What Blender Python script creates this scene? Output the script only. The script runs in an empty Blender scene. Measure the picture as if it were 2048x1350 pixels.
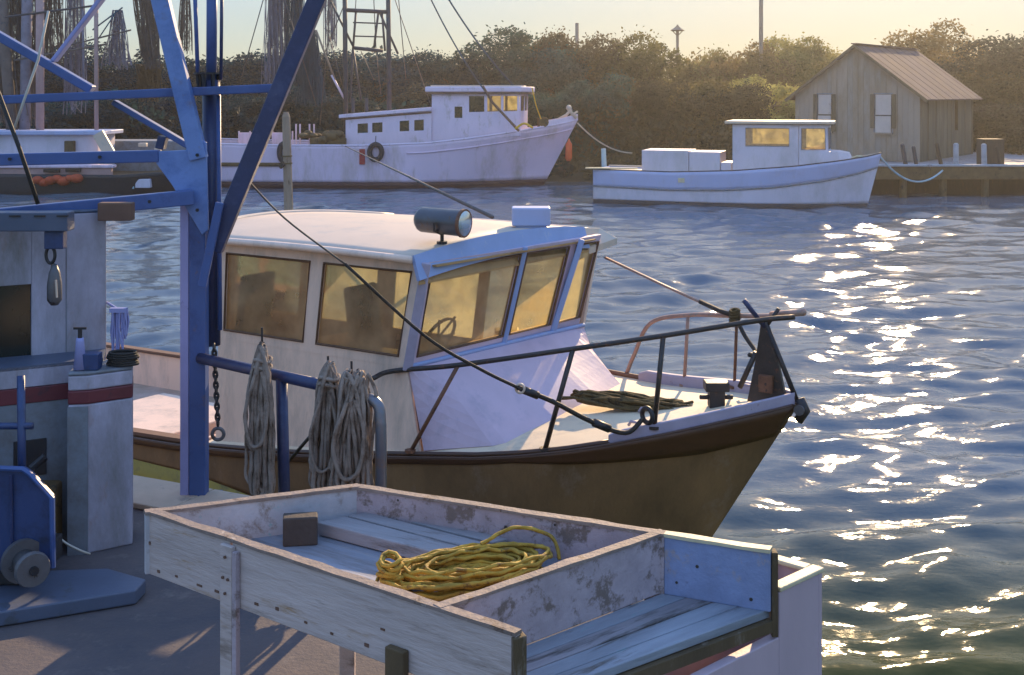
import bpy, math, random
import numpy as np
from mathutils import Vector, Matrix
random.seed(7); rng = np.random.default_rng(7)
R = math.radians
scene = bpy.context.scene
col = scene.collection

# ---------------- camera (eye 4.5 m above the water, level, shift lens) ----------------
EYE = 4.5; F = 2472.0; HORIZON = 185.0
cd = bpy.data.cameras.new('camera'); cam = bpy.data.objects.new('camera', cd); col.objects.link(cam)
cam.location = (0, 0, EYE); cam.rotation_euler = (R(90), 0, 0)
cd.sensor_width = 36; cd.lens = 36*F/2048; cd.shift_y = -(675-HORIZON)/2048
cd.clip_start = .05; cd.clip_end = 6000
scene.camera = cam

# ---------------- sky, sun, exposure ----------------
SUN_AZ, SUN_EL = 17.0, 20.0
w = bpy.data.worlds.new('World'); scene.world = w; w.use_nodes = True
nt = w.node_tree; bg = nt.nodes['Background']
sky = nt.nodes.new('ShaderNodeTexSky'); sky.sky_type = 'NISHITA'; sky.sun_disc = False
sky.sun_elevation = R(SUN_EL); sky.sun_rotation = R(SUN_AZ)
sky.air_density = .8; sky.dust_density = .25; sky.ozone_density = 2.2; sky.altitude = 0
# thin even evening veil: keep each direction's colour, level out its brightness
bw_ = nt.nodes.new('ShaderNodeRGBToBW'); pw_ = nt.nodes.new('ShaderNodeMath'); pw_.operation = 'POWER'; pw_.inputs[1].default_value = -.95
gn = nt.nodes.new('ShaderNodeVectorMath'); gn.operation = 'SCALE'; g2 = nt.nodes.new('ShaderNodeVectorMath'); g2.operation = 'SCALE'; g2.inputs['Scale'].default_value = 2.55
nt.links.new(sky.outputs[0], bw_.inputs[0]); nt.links.new(bw_.outputs[0], pw_.inputs[0]); nt.links.new(sky.outputs[0], gn.inputs[0]); nt.links.new(pw_.outputs[0], gn.inputs['Scale'])
hs = nt.nodes.new('ShaderNodeHueSaturation'); hs.inputs['Saturation'].default_value = .93
nt.links.new(gn.outputs[0], g2.inputs[0]); nt.links.new(g2.outputs[0], hs.inputs['Color']); nt.links.new(hs.outputs[0], bg.inputs[0]); bg.inputs[1].default_value = .15
sl = bpy.data.lights.new('sun', 'SUN'); sun = bpy.data.objects.new('sun', sl); col.objects.link(sun)
sl.energy = 5.0; sl.angle = R(.5); sl.color = (1, .70, .38)
sd = Vector((math.sin(R(SUN_AZ))*math.cos(R(SUN_EL)), math.cos(R(SUN_AZ))*math.cos(R(SUN_EL)), math.sin(R(SUN_EL))))
sun.rotation_euler = sd.to_track_quat('Z', 'Y').to_euler()
scene.view_settings.view_transform = 'Standard'; scene.view_settings.look = 'None'
scene.view_settings.exposure = 0.6; scene.view_settings.gamma = 1
scene.render.engine = 'CYCLES'
scene.cycles.max_bounces = 7; scene.cycles.transparent_max_bounces = 12; scene.cycles.volume_bounces = 0
scene.cycles.caustics_reflective = False; scene.cycles.caustics_refractive = False
scene.cycles.sample_clamp_indirect = 6
scene.cycles.use_denoising = True

def at(px, py, Y):
    """point of the place seen in direction (px,py) at depth Y"""
    return Vector(((px-1024)/F*Y, Y, EYE-(py-HORIZON)/F*Y))
def atz(px, py, z):
    return at(px, py, (EYE-z)*F/(py-HORIZON))

# ---------------- materials ----------------
def mat(name, c, rough=.6, var=.15, c2=None, amt=.0, sc=3.0, bump=.15, metal=0, streak=1.0, bscale=40, spec=.5, c3=None, amt3=0.0, hard=.06, grain=None):
    m = bpy.data.materials.new(name); m.use_nodes = True; n = m.node_tree; N = n.nodes; L = n.links
    b = N['Principled BSDF']; b.inputs['Roughness'].default_value = rough; b.inputs['Metallic'].default_value = metal
    b.inputs['Specular IOR Level'].default_value = spec
    tc = N.new('ShaderNodeTexCoord'); mp = N.new('ShaderNodeMapping'); mp.inputs['Scale'].default_value = (1, 1, streak)
    if grain:
        m0 = N.new('ShaderNodeMapping'); m0.inputs['Rotation'].default_value = (0, 0, -R(grain)); L.new(tc.outputs['Object'], m0.inputs['Vector']); L.new(m0.outputs[0], mp.inputs['Vector'])
        mp.inputs['Scale'].default_value = (.14, 1, 1)
    else: L.new(tc.outputs['Object'], mp.inputs['Vector'])
    def noise(scale, det, off=0):
        x = N.new('ShaderNodeTexNoise'); x.inputs['Scale'].default_value = scale; x.inputs['Detail'].default_value = det
        x.inputs['Roughness'].default_value = .65 if not off else .74; x.inputs['Distortion'].default_value = 0 if not off else .15
        if off:
            m2 = N.new('ShaderNodeMapping'); m2.inputs['Location'].default_value = (off, off*.7, off*1.3)
            L.new(mp.outputs[0], m2.inputs[0]); L.new(m2.outputs[0], x.inputs['Vector'])
        else: L.new(mp.outputs[0], x.inputs['Vector'])
        return x.outputs['Fac']
    def ramp(src, lo, hi):
        r = N.new('ShaderNodeMapRange'); r.inputs[1].default_value = lo; r.inputs[2].default_value = hi
        L.new(src, r.inputs[0]); return r.outputs[0]
    def mix(f, a, bb):
        x = N.new('ShaderNodeMix'); x.data_type = 'RGBA'
        L.new(f, x.inputs['Factor'])
        for s, v in ((6, a), (7, bb)):
            if isinstance(v, tuple): x.inputs[s].default_value = (*v, 1)
            else: L.new(v, x.inputs[s])
        return x.outputs[2]
    lo = tuple(max(0, k*(1-var)) for k in c); hi = tuple(min(.9, k*(1+var)) for k in c)
    out = mix(ramp(noise(sc, 6), .3, .7), lo, hi)
    if c2 is not None:
        t = .5 + (.5-amt)*.36 - max(0, hard-.12)*.75
        out = mix(ramp(noise(sc*1.7, 9, 5), t, t+hard), out, c2)
    if c3 is not None:
        t = .5 + (.5-amt3)*.36 - max(0, hard-.12)*.4
        out = mix(ramp(noise(sc*4.1, 9, 11), t, t+hard), out, c3)
    L.new(out, b.inputs['Base Color'])
    if bump:
        bp = N.new('ShaderNodeBump'); bp.inputs['Strength'].default_value = bump; bp.inputs['Distance'].default_value = .01
        L.new(noise(bscale, 5), bp.inputs['Height']); L.new(bp.outputs[0], b.inputs['Normal'])
    return m

M = {}
M['white'] = mat('white_paint', (.78, .64, .76), .45, .07, (.38, .30, .24), .2, 1.6, .1, streak=.35, hard=.2, c3=(.25, .13, .07), amt3=.05)
M['cabin'] = mat('cabin_lit_paint', (.84, .62, .48), .42, .07, (.42, .35, .29), .22, 1.8, .2, streak=.3, hard=.3, c3=(.36, .19, .10), amt3=.06)  # warm light on the house sides is put into this colour
M['front'] = mat('cabin_shade_paint', (.60, .46, .54), .45, .1, (.44, .36, .44), .22, 2.2, .1, streak=.45, hard=.2)  # same cabin paint, its lavender shade put into the colour
M['roofw'] = mat('roof_paint', (.66, .52, .40), .5, .06, (.45, .41, .36), .16, 1.5, .1, hard=.25)
M['deck'] = mat('deck_paint', (.86, .68, .47), .55, .08, (.45, .40, .33), .14, 2.5, .1, hard=.3)
M['visor'] = mat('visor_blue_grey', (.27, .36, .60), .4, .08, (.5, .52, .6), .14, 4, .08, hard=.2)
M['hullw'] = mat('trawler_white', (.74, .58, .70), .5, .07, (.42, .33, .28), .24, .45, .08, streak=.3, hard=.25, c3=(.28, .15, .08), amt3=.08)
M['lobw'] = mat('workboat_white', (.64, .58, .66), .5, .07, (.42, .40, .40), .18, .5, .08, streak=.4, hard=.3)
M['trimbrown'] = mat('rust_trim', (.16, .085, .055), .7, .2)
M['redbottom'] = mat('red_antifouling', (.055, .016, .018), .6, .3)
M['darkbottom'] = mat('dark_antifouling', (.03, .028, .035), .6, .3)
M['darkwin'] = mat('dark_window_glass', (.012, .016, .012), .12, .3, bump=0)
M['brownhull'] = mat('brown_hull', (.27, .155, .07), .55, .4, (.14, .085, .045), .42, .9, .25, streak=.5, hard=.3, c3=(.40, .29, .21), amt3=.12)
M['sole'] = mat('cockpit_sole', (.46, .36, .31), .6, .15, (.3, .24, .16), .35, 2, .2, hard=.3)
M['olive'] = mat('olive_hull', (.34, .25, .015), .5, .2, (.13, .1, .02), .3, 3, .1, hard=.2)
M['sheer'] = mat('dark_sheer_band', (.075, .032, .016), .38, .3, (.075, .032, .02), .35, 5, .15, streak=3, hard=.2)
M['toerail'] = mat('toe_rail_paint', (.40, .35, .44), .5, .1, (.2, .12, .08), .15, 7, .1)
M['rail'] = mat('dark_rail', (.035, .028, .026), .45, .3, (.12, .05, .025), .3, 12, .2)
M['rustrail'] = mat('rusty_rail', (.17, .07, .035), .6, .3, (.05, .03, .025), .3, 12, .2)
M['pinkrail'] = mat('weathered_rail', (.42, .24, .18), .5, .2, (.3, .22, .18), .4, 9, .1)
M['iron'] = mat('black_iron', (.02, .019, .022), .5, .3, (.07, .035, .02), .25, 12, .3)
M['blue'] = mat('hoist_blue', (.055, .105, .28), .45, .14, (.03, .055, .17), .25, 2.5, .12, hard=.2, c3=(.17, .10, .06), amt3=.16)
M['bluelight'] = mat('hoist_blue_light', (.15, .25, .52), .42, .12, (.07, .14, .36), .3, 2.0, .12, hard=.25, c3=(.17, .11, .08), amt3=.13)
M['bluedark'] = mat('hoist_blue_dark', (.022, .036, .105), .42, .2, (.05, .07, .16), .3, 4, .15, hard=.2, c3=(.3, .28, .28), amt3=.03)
M['lav'] = mat('lavender_steel', (.30, .31, .56), .5, .1, (.2, .2, .38), .2, 3, .1)
M['housew'] = mat('deckhouse_white', (.44, .41, .50), .6, .2, (.20, .19, .19), .46, 1.6, .3, streak=.4, hard=.3, c3=(.28, .16, .10), amt3=.14)
M['houseg'] = mat('deckhouse_grey', (.20, .22, .25), .6, .15, (.12, .10, .09), .3, 2, .2, hard=.3)
M['stripe'] = mat('maroon_stripe', (.13, .022, .03), .5, .2, (.07, .02, .03), .3, 5)
M['winchblue'] = mat('winch_blue', (.03, .055, .15), .4, .2, (.015, .022, .05), .3, 3, .15, hard=.2)
M['winchmetal'] = mat('winch_metal', (.13, .125, .13), .45, .2, (.06, .04, .03), .25, 7, .3, metal=.3)
M['slab'] = mat('blue_slab', (.08, .10, .15), .5, .15, (.07, .08, .1), .3, 2.5, .15)
M['darkwood'] = mat('dark_wood', (.035, .026, .02), .8, .3, (.07, .04, .02), .3, 6, .4, streak=.2)
M['ochrewood'] = mat('sunlit_patch_tint', (.12, .075, .03), .8, .3, (.05, .03, .015), .3, 3, .4)
M['pile'] = mat('piling_wood', (.30, .22, .16), .85, .2, (.16, .10, .06), .3, 3, .5, streak=.25)
M['lightpost'] = mat('pale_post', (.36, .38, .42), .8, .2, (.2, .18, .16), .3, 3, .3)
M['plank'] = mat('grey_plank', (.30, .28, .29), .75, .3, (.10, .075, .06), .4, 8, .55, c3=(.42, .38, .36), amt3=.2, hard=.15, grain=-30)
M['binpaint'] = mat('bin_weathered_paint', (.56, .46, .42), .65, .26, (.22, .165, .13), .36, 4.5, .6, c3=(.36, .22, .11), amt3=.26, hard=.14, grain=-37)
M['bininner'] = mat('bin_inner_paint', (.48, .46, .48), .65, .25, (.24, .19, .16), .40, 3.6, .45, c3=(.22, .42, .44), amt3=.2, hard=.1)
M['bindiv'] = mat('bin_divider_paint', (.42, .34, .36), .65, .25, (.19, .14, .12), .42, 5.0, .45, c3=(.36, .24, .10), amt3=.10, hard=.08)
M['binblue'] = mat('bin_end_blue', (.24, .29, .46), .6, .2, (.36, .31, .33), .34, 6.0, .4, c3=(.10, .07, .07), amt3=.14, hard=.1)
M['rim'] = mat('bin_worn_rim', (.25, .19, .16), .75, .25, (.13, .08, .055), .35, 8, .6, c3=(.55, .47, .40), amt3=.18, hard=.08)
M['binfloor'] = mat('bin_floor', (.25, .27, .31), .65, .3, (.085, .07, .06), .36, 9, .5, c3=(.17, .34, .36), amt3=.24, hard=.12, grain=41)
M['binfloorg'] = mat('bin_floor_grey', (.27, .25, .27), .7, .3, (.06, .05, .045), .5, 9, .5, c3=(.17, .32, .34), amt3=.12, hard=.15, grain=41)
M['binsheet'] = mat('bin_sheet', (.24, .26, .31), .6, .25, (.11, .09, .08), .4, 5, .4, c3=(.34, .30, .27), amt3=.2, hard=.2, grain=-35)
M['tubw'] = mat('tub_paint', (.50, .38, .42), .6, .1, (.5, .34, .3), .12, 2.6, .25, streak=.35, hard=.15)
M['tubrim'] = mat('tub_rim', (.62, .53, .34), .6, .12, (.4, .34, .26), .2, 8, .3)  # on tub and bin rims this cream is painted-in sunlight
M['block'] = mat('dark_block', (.06, .048, .042), .85, .25, (.12, .09, .07), .2, 9, .6)
M['postwood'] = mat('brown_post', (.10, .065, .03), .8, .3, (.19, .15, .11), .3, 5, .5, streak=.25)
M['yellowrope'] = mat('yellow_rope', (.44, .27, .03), .75, .35, (.20, .11, .02), .4, 9, .6, bscale=90)
M['greyrope'] = mat('grey_rope', (.30, .235, .19), .85, .35, (.11, .065, .035), .42, 5, .7, bscale=90, hard=.2)
M['oldrope'] = mat('old_rope', (.13, .085, .03), .9, .35, (.035, .025, .014), .4, 10, .8, bscale=80)
M['wire'] = mat('steel_cable', (.10, .09, .085), .6, .3)
M['blackrope'] = mat('tarred_rope', (.022, .018, .014), .7, .3, (.06, .03, .015), .2, 20, .6)
M['lightrope'] = mat('pale_rope', (.55, .5, .42), .8, .15)
M['bluerope'] = mat('pale_blue_rope', (.36, .50, .56), .8, .15)
M['tyre'] = mat('tyre_rubber', (.018, .02, .028), .8, .2)
M['orange'] = mat('orange_buoy', (.75, .09, .02), .5, .1)
M['red'] = mat('red_board', (.35, .025, .03), .6, .15)
M['redgear'] = mat('orange_red_gear', (.42, .06, .015), .7, .3)
M['yellow'] = mat('yellow_hose', (.75, .42, .03), .6, .15)
M['brown'] = mat('brown_gear', (.13, .08, .03), .8, .5, (.04, .03, .02), .4, 3)
M['steel'] = mat('dark_mast_steel', (.05, .05, .06), .6, .3, (.11, .06, .04), .25, 2)
M['net'] = mat('hanging_net', (.13, .10, .085), .9, .3, (.07, .07, .08), .3, 1.5)
M['netblue'] = mat('hanging_blue_net', (.035, .075, .11), .9, .3, (.06, .06, .09), .3, 1.5)
M['netlav'] = mat('hanging_grey_net', (.22, .20, .24), .9, .25, (.12, .10, .12), .3, 1.5)
M['pink'] = mat('pink_post', (.44, .28, .26), .7, .12)
M['lampbody'] = mat('searchlight_body', (.09, .095, .11), .32, .2, (.12, .08, .05), .3, 8, .1, metal=.5)
M['chrome'] = mat('lamp_reflector', (.5, .56, .66), .12, .1, metal=.9, bump=0)
M['galv'] = mat('galvanised_pipe', (.17, .18, .21), .33, .15, (.28, .17, .10), .22, 6, .15, metal=.55, hard=.2)
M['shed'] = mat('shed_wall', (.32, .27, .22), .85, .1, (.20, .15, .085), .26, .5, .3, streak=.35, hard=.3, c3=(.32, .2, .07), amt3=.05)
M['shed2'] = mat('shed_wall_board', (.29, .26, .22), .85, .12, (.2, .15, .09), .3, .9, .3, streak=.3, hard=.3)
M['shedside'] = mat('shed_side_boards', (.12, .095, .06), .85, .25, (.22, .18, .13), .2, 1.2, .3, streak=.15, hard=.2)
M['shedroof'] = mat('shed_roof', (.125, .082, .085), .9, .2, (.17, .10, .06), .25, .5, .2, hard=.3)
M['board'] = mat('window_boarding', (.52, .46, .42), .75, .08, (.38, .3, .24), .2, 2)
M['inwood'] = mat('cabin_interior', (.42, .24, .09), .6, .15, (.3, .16, .05), .3, 2.5, .1)
M['indark'] = mat('console_dark', (.07, .045, .03), .6, .3)
M['seal'] = mat('window_seal', (.12, .06, .03), .7, .3, (.3, .2, .05), .2, 6)
M['concrete'] = mat('dock_concrete', (.105, .085, .085), .85, .14, (.06, .058, .07), .35, 1.1, .5, c3=(.27, .22, .19), amt3=.10, hard=.3)
M['sunlit_edge'] = mat('sunlit_edge_tint', (.50, .38, .28), .85, .14, (.34, .27, .22), .3, 2.5, .4)  # dock concrete with sunlight put into its colour
M['seawall'] = mat('seawall', (.2, .17, .14), .9, .2, (.07, .06, .04), .35, 2, .4)
M['bark'] = mat('bark', (.09, .065, .045), .9, .3)
M['earth'] = mat('bank_earth', (.045, .042, .022), .95, .3, (.09, .06, .03), .3, .7, .3)

def glass(name, tint, dirt, damt, rough=.05, dif=.1):
    m = bpy.data.materials.new(name); m.use_nodes = True; n = m.node_tree; N = n.nodes; L = n.links
    N.remove(N['Principled BSDF']); out = N['Material Output']
    tr = N.new('ShaderNodeBsdfTransparent'); tr.inputs[0].default_value = (*tint, 1)
    tl = N.new('ShaderNodeBsdfTranslucent'); tl.inputs[0].default_value = (*dirt, 1)
    df = N.new('ShaderNodeBsdfDiffuse'); df.inputs[0].default_value = (*dirt, 1); md = N.new('ShaderNodeMixShader'); md.inputs[0].default_value = dif
    L.new(tl.outputs[0], md.inputs[1]); L.new(df.outputs[0], md.inputs[2])
    gl = N.new('ShaderNodeBsdfGlossy'); gl.inputs['Roughness'].default_value = rough
    m1 = N.new('ShaderNodeMixShader'); m2 = N.new('ShaderNodeMixShader')
    tc = N.new('ShaderNodeTexCoord'); nz = N.new('ShaderNodeTexNoise'); nz.inputs['Scale'].default_value = 3.5; nz.inputs['Detail'].default_value = 7
    L.new(tc.outputs['Object'], nz.inputs['Vector'])
    mr = N.new('ShaderNodeMapRange'); mr.inputs[1].default_value = .3; mr.inputs[2].default_value = .75
    mr.inputs[3].default_value = damt*.5; mr.inputs[4].default_value = min(1, damt*1.5)
    L.new(nz.outputs[0], mr.inputs[0]); L.new(mr.outputs[0], m1.inputs[0])
    L.new(tr.outputs[0], m1.inputs[1]); L.new(md.outputs[0], m1.inputs[2])
    fr = N.new('ShaderNodeFresnel'); fr.inputs[0].default_value = 1.45
    L.new(fr.outputs[0], m2.inputs[0]); L.new(m1.outputs[0], m2.inputs[1]); L.new(gl.outputs[0], m2.inputs[2])
    L.new(m2.outputs[0], out.inputs[0])
    return m
M['glass'] = glass('salt_glow_glass', (.86, .78, .52), (.76, .54, .30), .52, dif=.5)  # salt film whose warm tint carries the glow through the panes
M['glassfar'] = glass('salt_glow_far', (.90, .85, .62), (.95, .88, .58), .42)
M['glassfront'] = glass('salt_glow_windscreen', (.90, .80, .50), (.95, .72, .30), .55, dif=.15)  # golden backlight put into the pane colour
M['glassclear'] = glass('clear_pane', (.97, .95, .88), (.95, .86, .5), .12)
M['glassbright'] = glass('salt_glow_bright', (.95, .85, .55), (1, .9, .52), .85, dif=.15)  # end pane: its bright backlight is put into the colour

def leafmat():
    m = bpy.data.materials.new('foliage'); m.use_nodes = True; n = m.node_tree; N = n.nodes; L = n.links
    b = N['Principled BSDF']; b.inputs['Roughness'].default_value = .7; b.inputs['Specular IOR Level'].default_value = .2
    oi = N.new('ShaderNodeObjectInfo'); tc = N.new('ShaderNodeTexCoord')
    nz = N.new('ShaderNodeTexNoise'); nz.inputs['Scale'].default_value = 5; nz.inputs['Detail'].default_value = 3
    L.new(tc.outputs['Object'], nz.inputs['Vector'])
    mr = N.new('ShaderNodeMapRange'); mr.inputs[1].default_value = .3; mr.inputs[2].default_value = .7; mr.inputs[3].default_value = .6; mr.inputs[4].default_value = 1.5
    L.new(nz.outputs[0], mr.inputs[0])
    mx = N.new('ShaderNodeMix'); mx.data_type = 'RGBA'; mx.blend_type = 'MULTIPLY'; mx.inputs['Factor'].default_value = 1
    L.new(oi.outputs['Color'], mx.inputs[6]); L.new(mr.outputs[0], mx.inputs[7]); L.new(mx.outputs[2], b.inputs['Base Color'])
    tl = N.new('ShaderNodeBsdfTranslucent'); L.new(mx.outputs[2], tl.inputs[0])
    ms = N.new('ShaderNodeMixShader'); ms.inputs[0].default_value = .5
    L.new(b.outputs[0], ms.inputs[1]); L.new(tl.outputs[0], ms.inputs[2]); L.new(ms.outputs[0], N['Material Output'].inputs[0])
    return m
M['leaf'] = leafmat()

def watermat():
    m = bpy.data.materials.new('sea_water'); m.use_nodes = True; n = m.node_tree; N = n.nodes; L = n.links
    b = N['Principled BSDF']; b.inputs['Roughness'].default_value = .05; b.inputs['Specular IOR Level'].default_value = .24; b.inputs['IOR'].default_value = 1.33
    g = N.new('ShaderNodeNewGeometry')
    mp = N.new('ShaderNodeMapping'); mp.inputs['Scale'].default_value = (.55, 1, 1); L.new(g.outputs['Position'], mp.inputs[0])
    n1 = N.new('ShaderNodeTexNoise'); n1.inputs['Scale'].default_value = .5; n1.inputs['Detail'].default_value = 3; L.new(mp.outputs[0], n1.inputs[0])
    mx = N.new('ShaderNodeMix'); mx.data_type = 'RGBA'; L.new(n1.outputs[0], mx.inputs['Factor'])
    mx.inputs[6].default_value = (.095, .145, .205, 1); mx.inputs[7].default_value = (.11, .14, .17, 1)
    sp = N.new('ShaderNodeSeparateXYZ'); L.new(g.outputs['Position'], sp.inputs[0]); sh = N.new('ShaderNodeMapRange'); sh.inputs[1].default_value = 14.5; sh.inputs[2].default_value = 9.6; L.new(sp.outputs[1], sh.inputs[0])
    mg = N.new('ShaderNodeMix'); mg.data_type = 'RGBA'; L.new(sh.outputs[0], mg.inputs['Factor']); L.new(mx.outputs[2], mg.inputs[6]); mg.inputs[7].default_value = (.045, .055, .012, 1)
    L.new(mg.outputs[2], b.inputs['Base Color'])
    def nz(s, d, off):
        m2 = N.new('ShaderNodeMapping'); m2.inputs['Location'].default_value = (off, off, 0); L.new(mp.outputs[0], m2.inputs[0])
        x = N.new('ShaderNodeTexNoise'); x.inputs['Scale'].default_value = s; x.inputs['Detail'].default_value = d; L.new(m2.outputs[0], x.inputs[0]); return x.outputs[0]
    b1 = N.new('ShaderNodeBump'); b1.inputs['Strength'].default_value = 1; b1.inputs['Distance'].default_value = .012; L.new(nz(4.5, 3, 3), b1.inputs['Height'])
    b2 = N.new('ShaderNodeBump'); b2.inputs['Strength'].default_value = 1; b2.inputs['Distance'].default_value = .002; L.new(nz(20, 3, 9), b2.inputs['Height'])
    L.new(b1.outputs[0], b2.inputs['Normal']); L.new(b2.outputs[0], b.inputs['Normal'])
    return m
M['water'] = watermat()

# ---------------- mesh building ----------------
class MB:
    def __init__(s): s.v = []; s.f = []
    def add(s, vs, fs):
        o = len(s.v); s.v += [Vector(p) for p in vs]; s.f += [tuple(i+o for i in f) for f in fs]; return s
    def hexa(s, a):   # 8 corners: bottom 0-3, top 4-7
        return s.add(a, [(3,2,1,0),(4,5,6,7),(0,1,5,4),(1,2,6,5),(2,3,7,6),(3,0,4,7)])
    def box(s, a, b):
        x0,y0,z0 = a; x1,y1,z1 = b
        return s.hexa([(x0,y0,z0),(x1,y0,z0),(x1,y1,z0),(x0,y1,z0),(x0,y0,z1),(x1,y0,z1),(x1,y1,z1),(x0,y1,z1)])
    def obox(s, c, ax, ay, az):
        c, ax, ay, az = map(Vector, (c, ax, ay, az))
        return s.hexa([c-ax-ay-az, c+ax-ay-az, c+ax+ay-az, c-ax+ay-az, c-ax-ay+az, c+ax-ay+az, c+ax+ay+az, c-ax+ay+az])
    def beam(s, a, b, wd, ht, up=(0,0,1)):
        a, b, up = Vector(a), Vector(b), Vector(up); d = (b-a).normalized(); x = d.cross(up).normalized(); y = x.cross(d)
        return s.obox((a+b)/2, x*wd/2, (b-a)/2, y*ht/2)
    def prism(s, poly, off):
        poly = [Vector(p) for p in poly]; off = Vector(off); n = len(poly)
        return s.add(poly+[p+off for p in poly], [tuple(range(n))[::-1], tuple(range(n, 2*n))]+[(i,(i+1)%n,(i+1)%n+n,i+n) for i in range(n)])
    def tube(s, pts, r, n=8, closed=False, caps=True):
        pts = [Vector(p) for p in pts]; m = len(pts); rs = r if isinstance(r, (list, tuple)) else [r]*m
        vs = []; up = None
        for i, p in enumerate(pts):
            if closed: d = (pts[(i+1)%m]-pts[i-1])
            else: d = pts[min(i+1, m-1)]-pts[max(i-1, 0)]
            if d.length < 1e-9: d = Vector((0,0,1))
            d.normalize()
            if up is None:
                up = Vector((0,0,1)) if abs(d.z) < .9 else Vector((1,0,0))
            x = d.cross(up)
            if x.length < 1e-6: x = d.orthogonal()
            x.normalize(); up = x.cross(d).normalized()
            for k in range(n):
                a = 2*math.pi*k/n; vs.append(p+(x*math.cos(a)+up*math.sin(a))*rs[i])
        fs = []
        for i in range(m if closed else m-1):
            j = (i+1) % m
            for k in range(n): fs.append((i*n+k, i*n+(k+1)%n, j*n+(k+1)%n, j*n+k))
        if caps and not closed: fs += [tuple(range(n))[::-1], tuple(range((m-1)*n, m*n))]
        return s.add(vs, fs)
    def twist(s, pts, r, closed=False, n=9, lobes=3, pitch=9):
        pts = [Vector(p) for p in pts]
        if closed: pts = pts+[pts[0]]
        out = [pts[0]]; step = r*1.15; acc = 0
        for a, b in zip(pts[:-1], pts[1:]):
            L = (b-a).length; d = step-acc
            while d <= L and L > 0: out.append(a.lerp(b, d/L)); d += step
            acc = (acc+L) % step
        if closed and len(out) > 3 and (out[-1]-out[0]).length < step*.6: out.pop()
        m = len(out); vs = []; up = None
        for i, p in enumerate(out):
            d = (out[(i+1) % m]-out[i-1]) if closed else (out[min(i+1, m-1)]-out[max(i-1, 0)])
            d.normalize()
            if up is None: up = Vector((0,0,1)) if abs(d.z) < .9 else Vector((1,0,0))
            x = d.cross(up)
            if x.length < 1e-6: x = d.orthogonal()
            x.normalize(); up = x.cross(d).normalized(); ph = i*step/(pitch*r)*6.2832/lobes*1.0
            for k in range(n):
                a_ = 6.2832*k/n; rr = r*(.88+.17*math.cos(lobes*(a_-ph))); vs.append(p+(x*math.cos(a_)+up*math.sin(a_))*rr)
        fs = []
        for i in range(m if closed else m-1):
            j = (i+1) % m
            for k in range(n): fs.append((i*n+k, i*n+(k+1)%n, j*n+(k+1)%n, j*n+k))
        return s.add(vs, fs)
    def cyl(s, a, b, r, n=14, r2=None): return s.tube([a, b], [r, r if r2 is None else r2], n)
    def grid(s, rows, closed=False):
        n = len(rows[0]); vs = [p for r_ in rows for p in r_]; fs = []
        for i in range(len(rows)-1):
            for j in range(n if closed else n-1):
                k = (j+1) % n; fs.append((i*n+j, i*n+k, (i+1)*n+k, (i+1)*n+j))
        return s.add(vs, fs)
    def ball(s, c, r, n=10, sz=1):
        c = Vector(c); rows = []
        for i in range(n+1):
            t = math.pi*i/n; rr = max(1e-4, math.sin(t))*r
            rows.append([c+Vector((rr*math.cos(2*math.pi*k/(n+2)), rr*math.sin(2*math.pi*k/(n+2)), -math.cos(t)*r*sz)) for k in range(n+2)])
        return s.grid(rows, True)
    def build(s, name, m, parent=None, origin=None, smooth=False, bevel=0, solid=0, soff=0):
        if parent is not None: org = Vector(parent['_org'])
        elif origin is not None: org = Vector(origin)
        else:
            org = sum(s.v, Vector())/len(s.v); org.z = min(p.z for p in s.v)
        me = bpy.data.meshes.new(name); me.from_pydata([tuple(p-org) for p in s.v], [], s.f); me.materials.append(M[m] if isinstance(m, str) else m)
        if smooth: me.polygons.foreach_set('use_smooth', [True]*len(me.polygons))
        me.validate(); o = bpy.data.objects.new(name, me); col.objects.link(o); o['_org'] = tuple(org)
        if parent is not None: o.parent = parent
        else: o.location = org
        if solid:
            x = o.modifiers.new('solid', 'SOLIDIFY'); x.thickness = solid; x.offset = soff
        if bevel:
            x = o.modifiers.new('bevel', 'BEVEL'); x.width = bevel; x.segments = 2; x.limit_method = 'ANGLE'; x.angle_limit = R(40)
        if smooth:
            e = None
        return o
def tag(o, label=None, cat=None, group=None, kind=None):
    if label: o['label'] = label
    if cat: o['category'] = cat
    if group: o['group'] = group
    if kind: o['kind'] = kind
    return o
def thing(name, loc, label, cat, group=None):
    o = bpy.data.objects.new(name, None); col.objects.link(o); o.location = loc; o['_org'] = tuple(loc); o.empty_display_size = .1
    return tag(o, label, cat, group)
def copy_tree(o, parent=None):
    c = o.copy(); col.objects.link(c); c.parent = parent
    for ch in [x for x in KIDS.get(o.name, [])]: copy_tree(ch, c)
    return c
KIDS = {}
def lerp(a, b, t): return a+(b-a)*t
def interp(x, xs, ys): return float(np.interp(x, xs, ys))
def sag(a, b, drop, n=14):
    a, b = Vector(a), Vector(b); out = []
    for i in range(n+1):
        t = i/n; p = a.lerp(b, t); p.z -= drop*4*t*(1-t); out.append(p)
    return out
def rope(name, m, pts, r, label, cat, n=6):
    return tag(MB().tube(pts, r, n).build(name, m, smooth=True), label, cat)
def bez(pts, n=8):
    """smooth curve through points (Catmull-Rom)"""
    P = [Vector(p) for p in pts]; P = [P[0]*2-P[1]]+P+[P[-1]*2-P[-2]]; out = []
    for i in range(1, len(P)-2):
        for k in range(n):
            t = k/n; a, b, c, d = P[i-1:i+3]
            out.append(.5*((2*b)+(-a+c)*t+(2*a-5*b+4*c-d)*t*t+(-a+3*b-3*c+d)*t**3))
    out.append(P[-2]); return out
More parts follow.
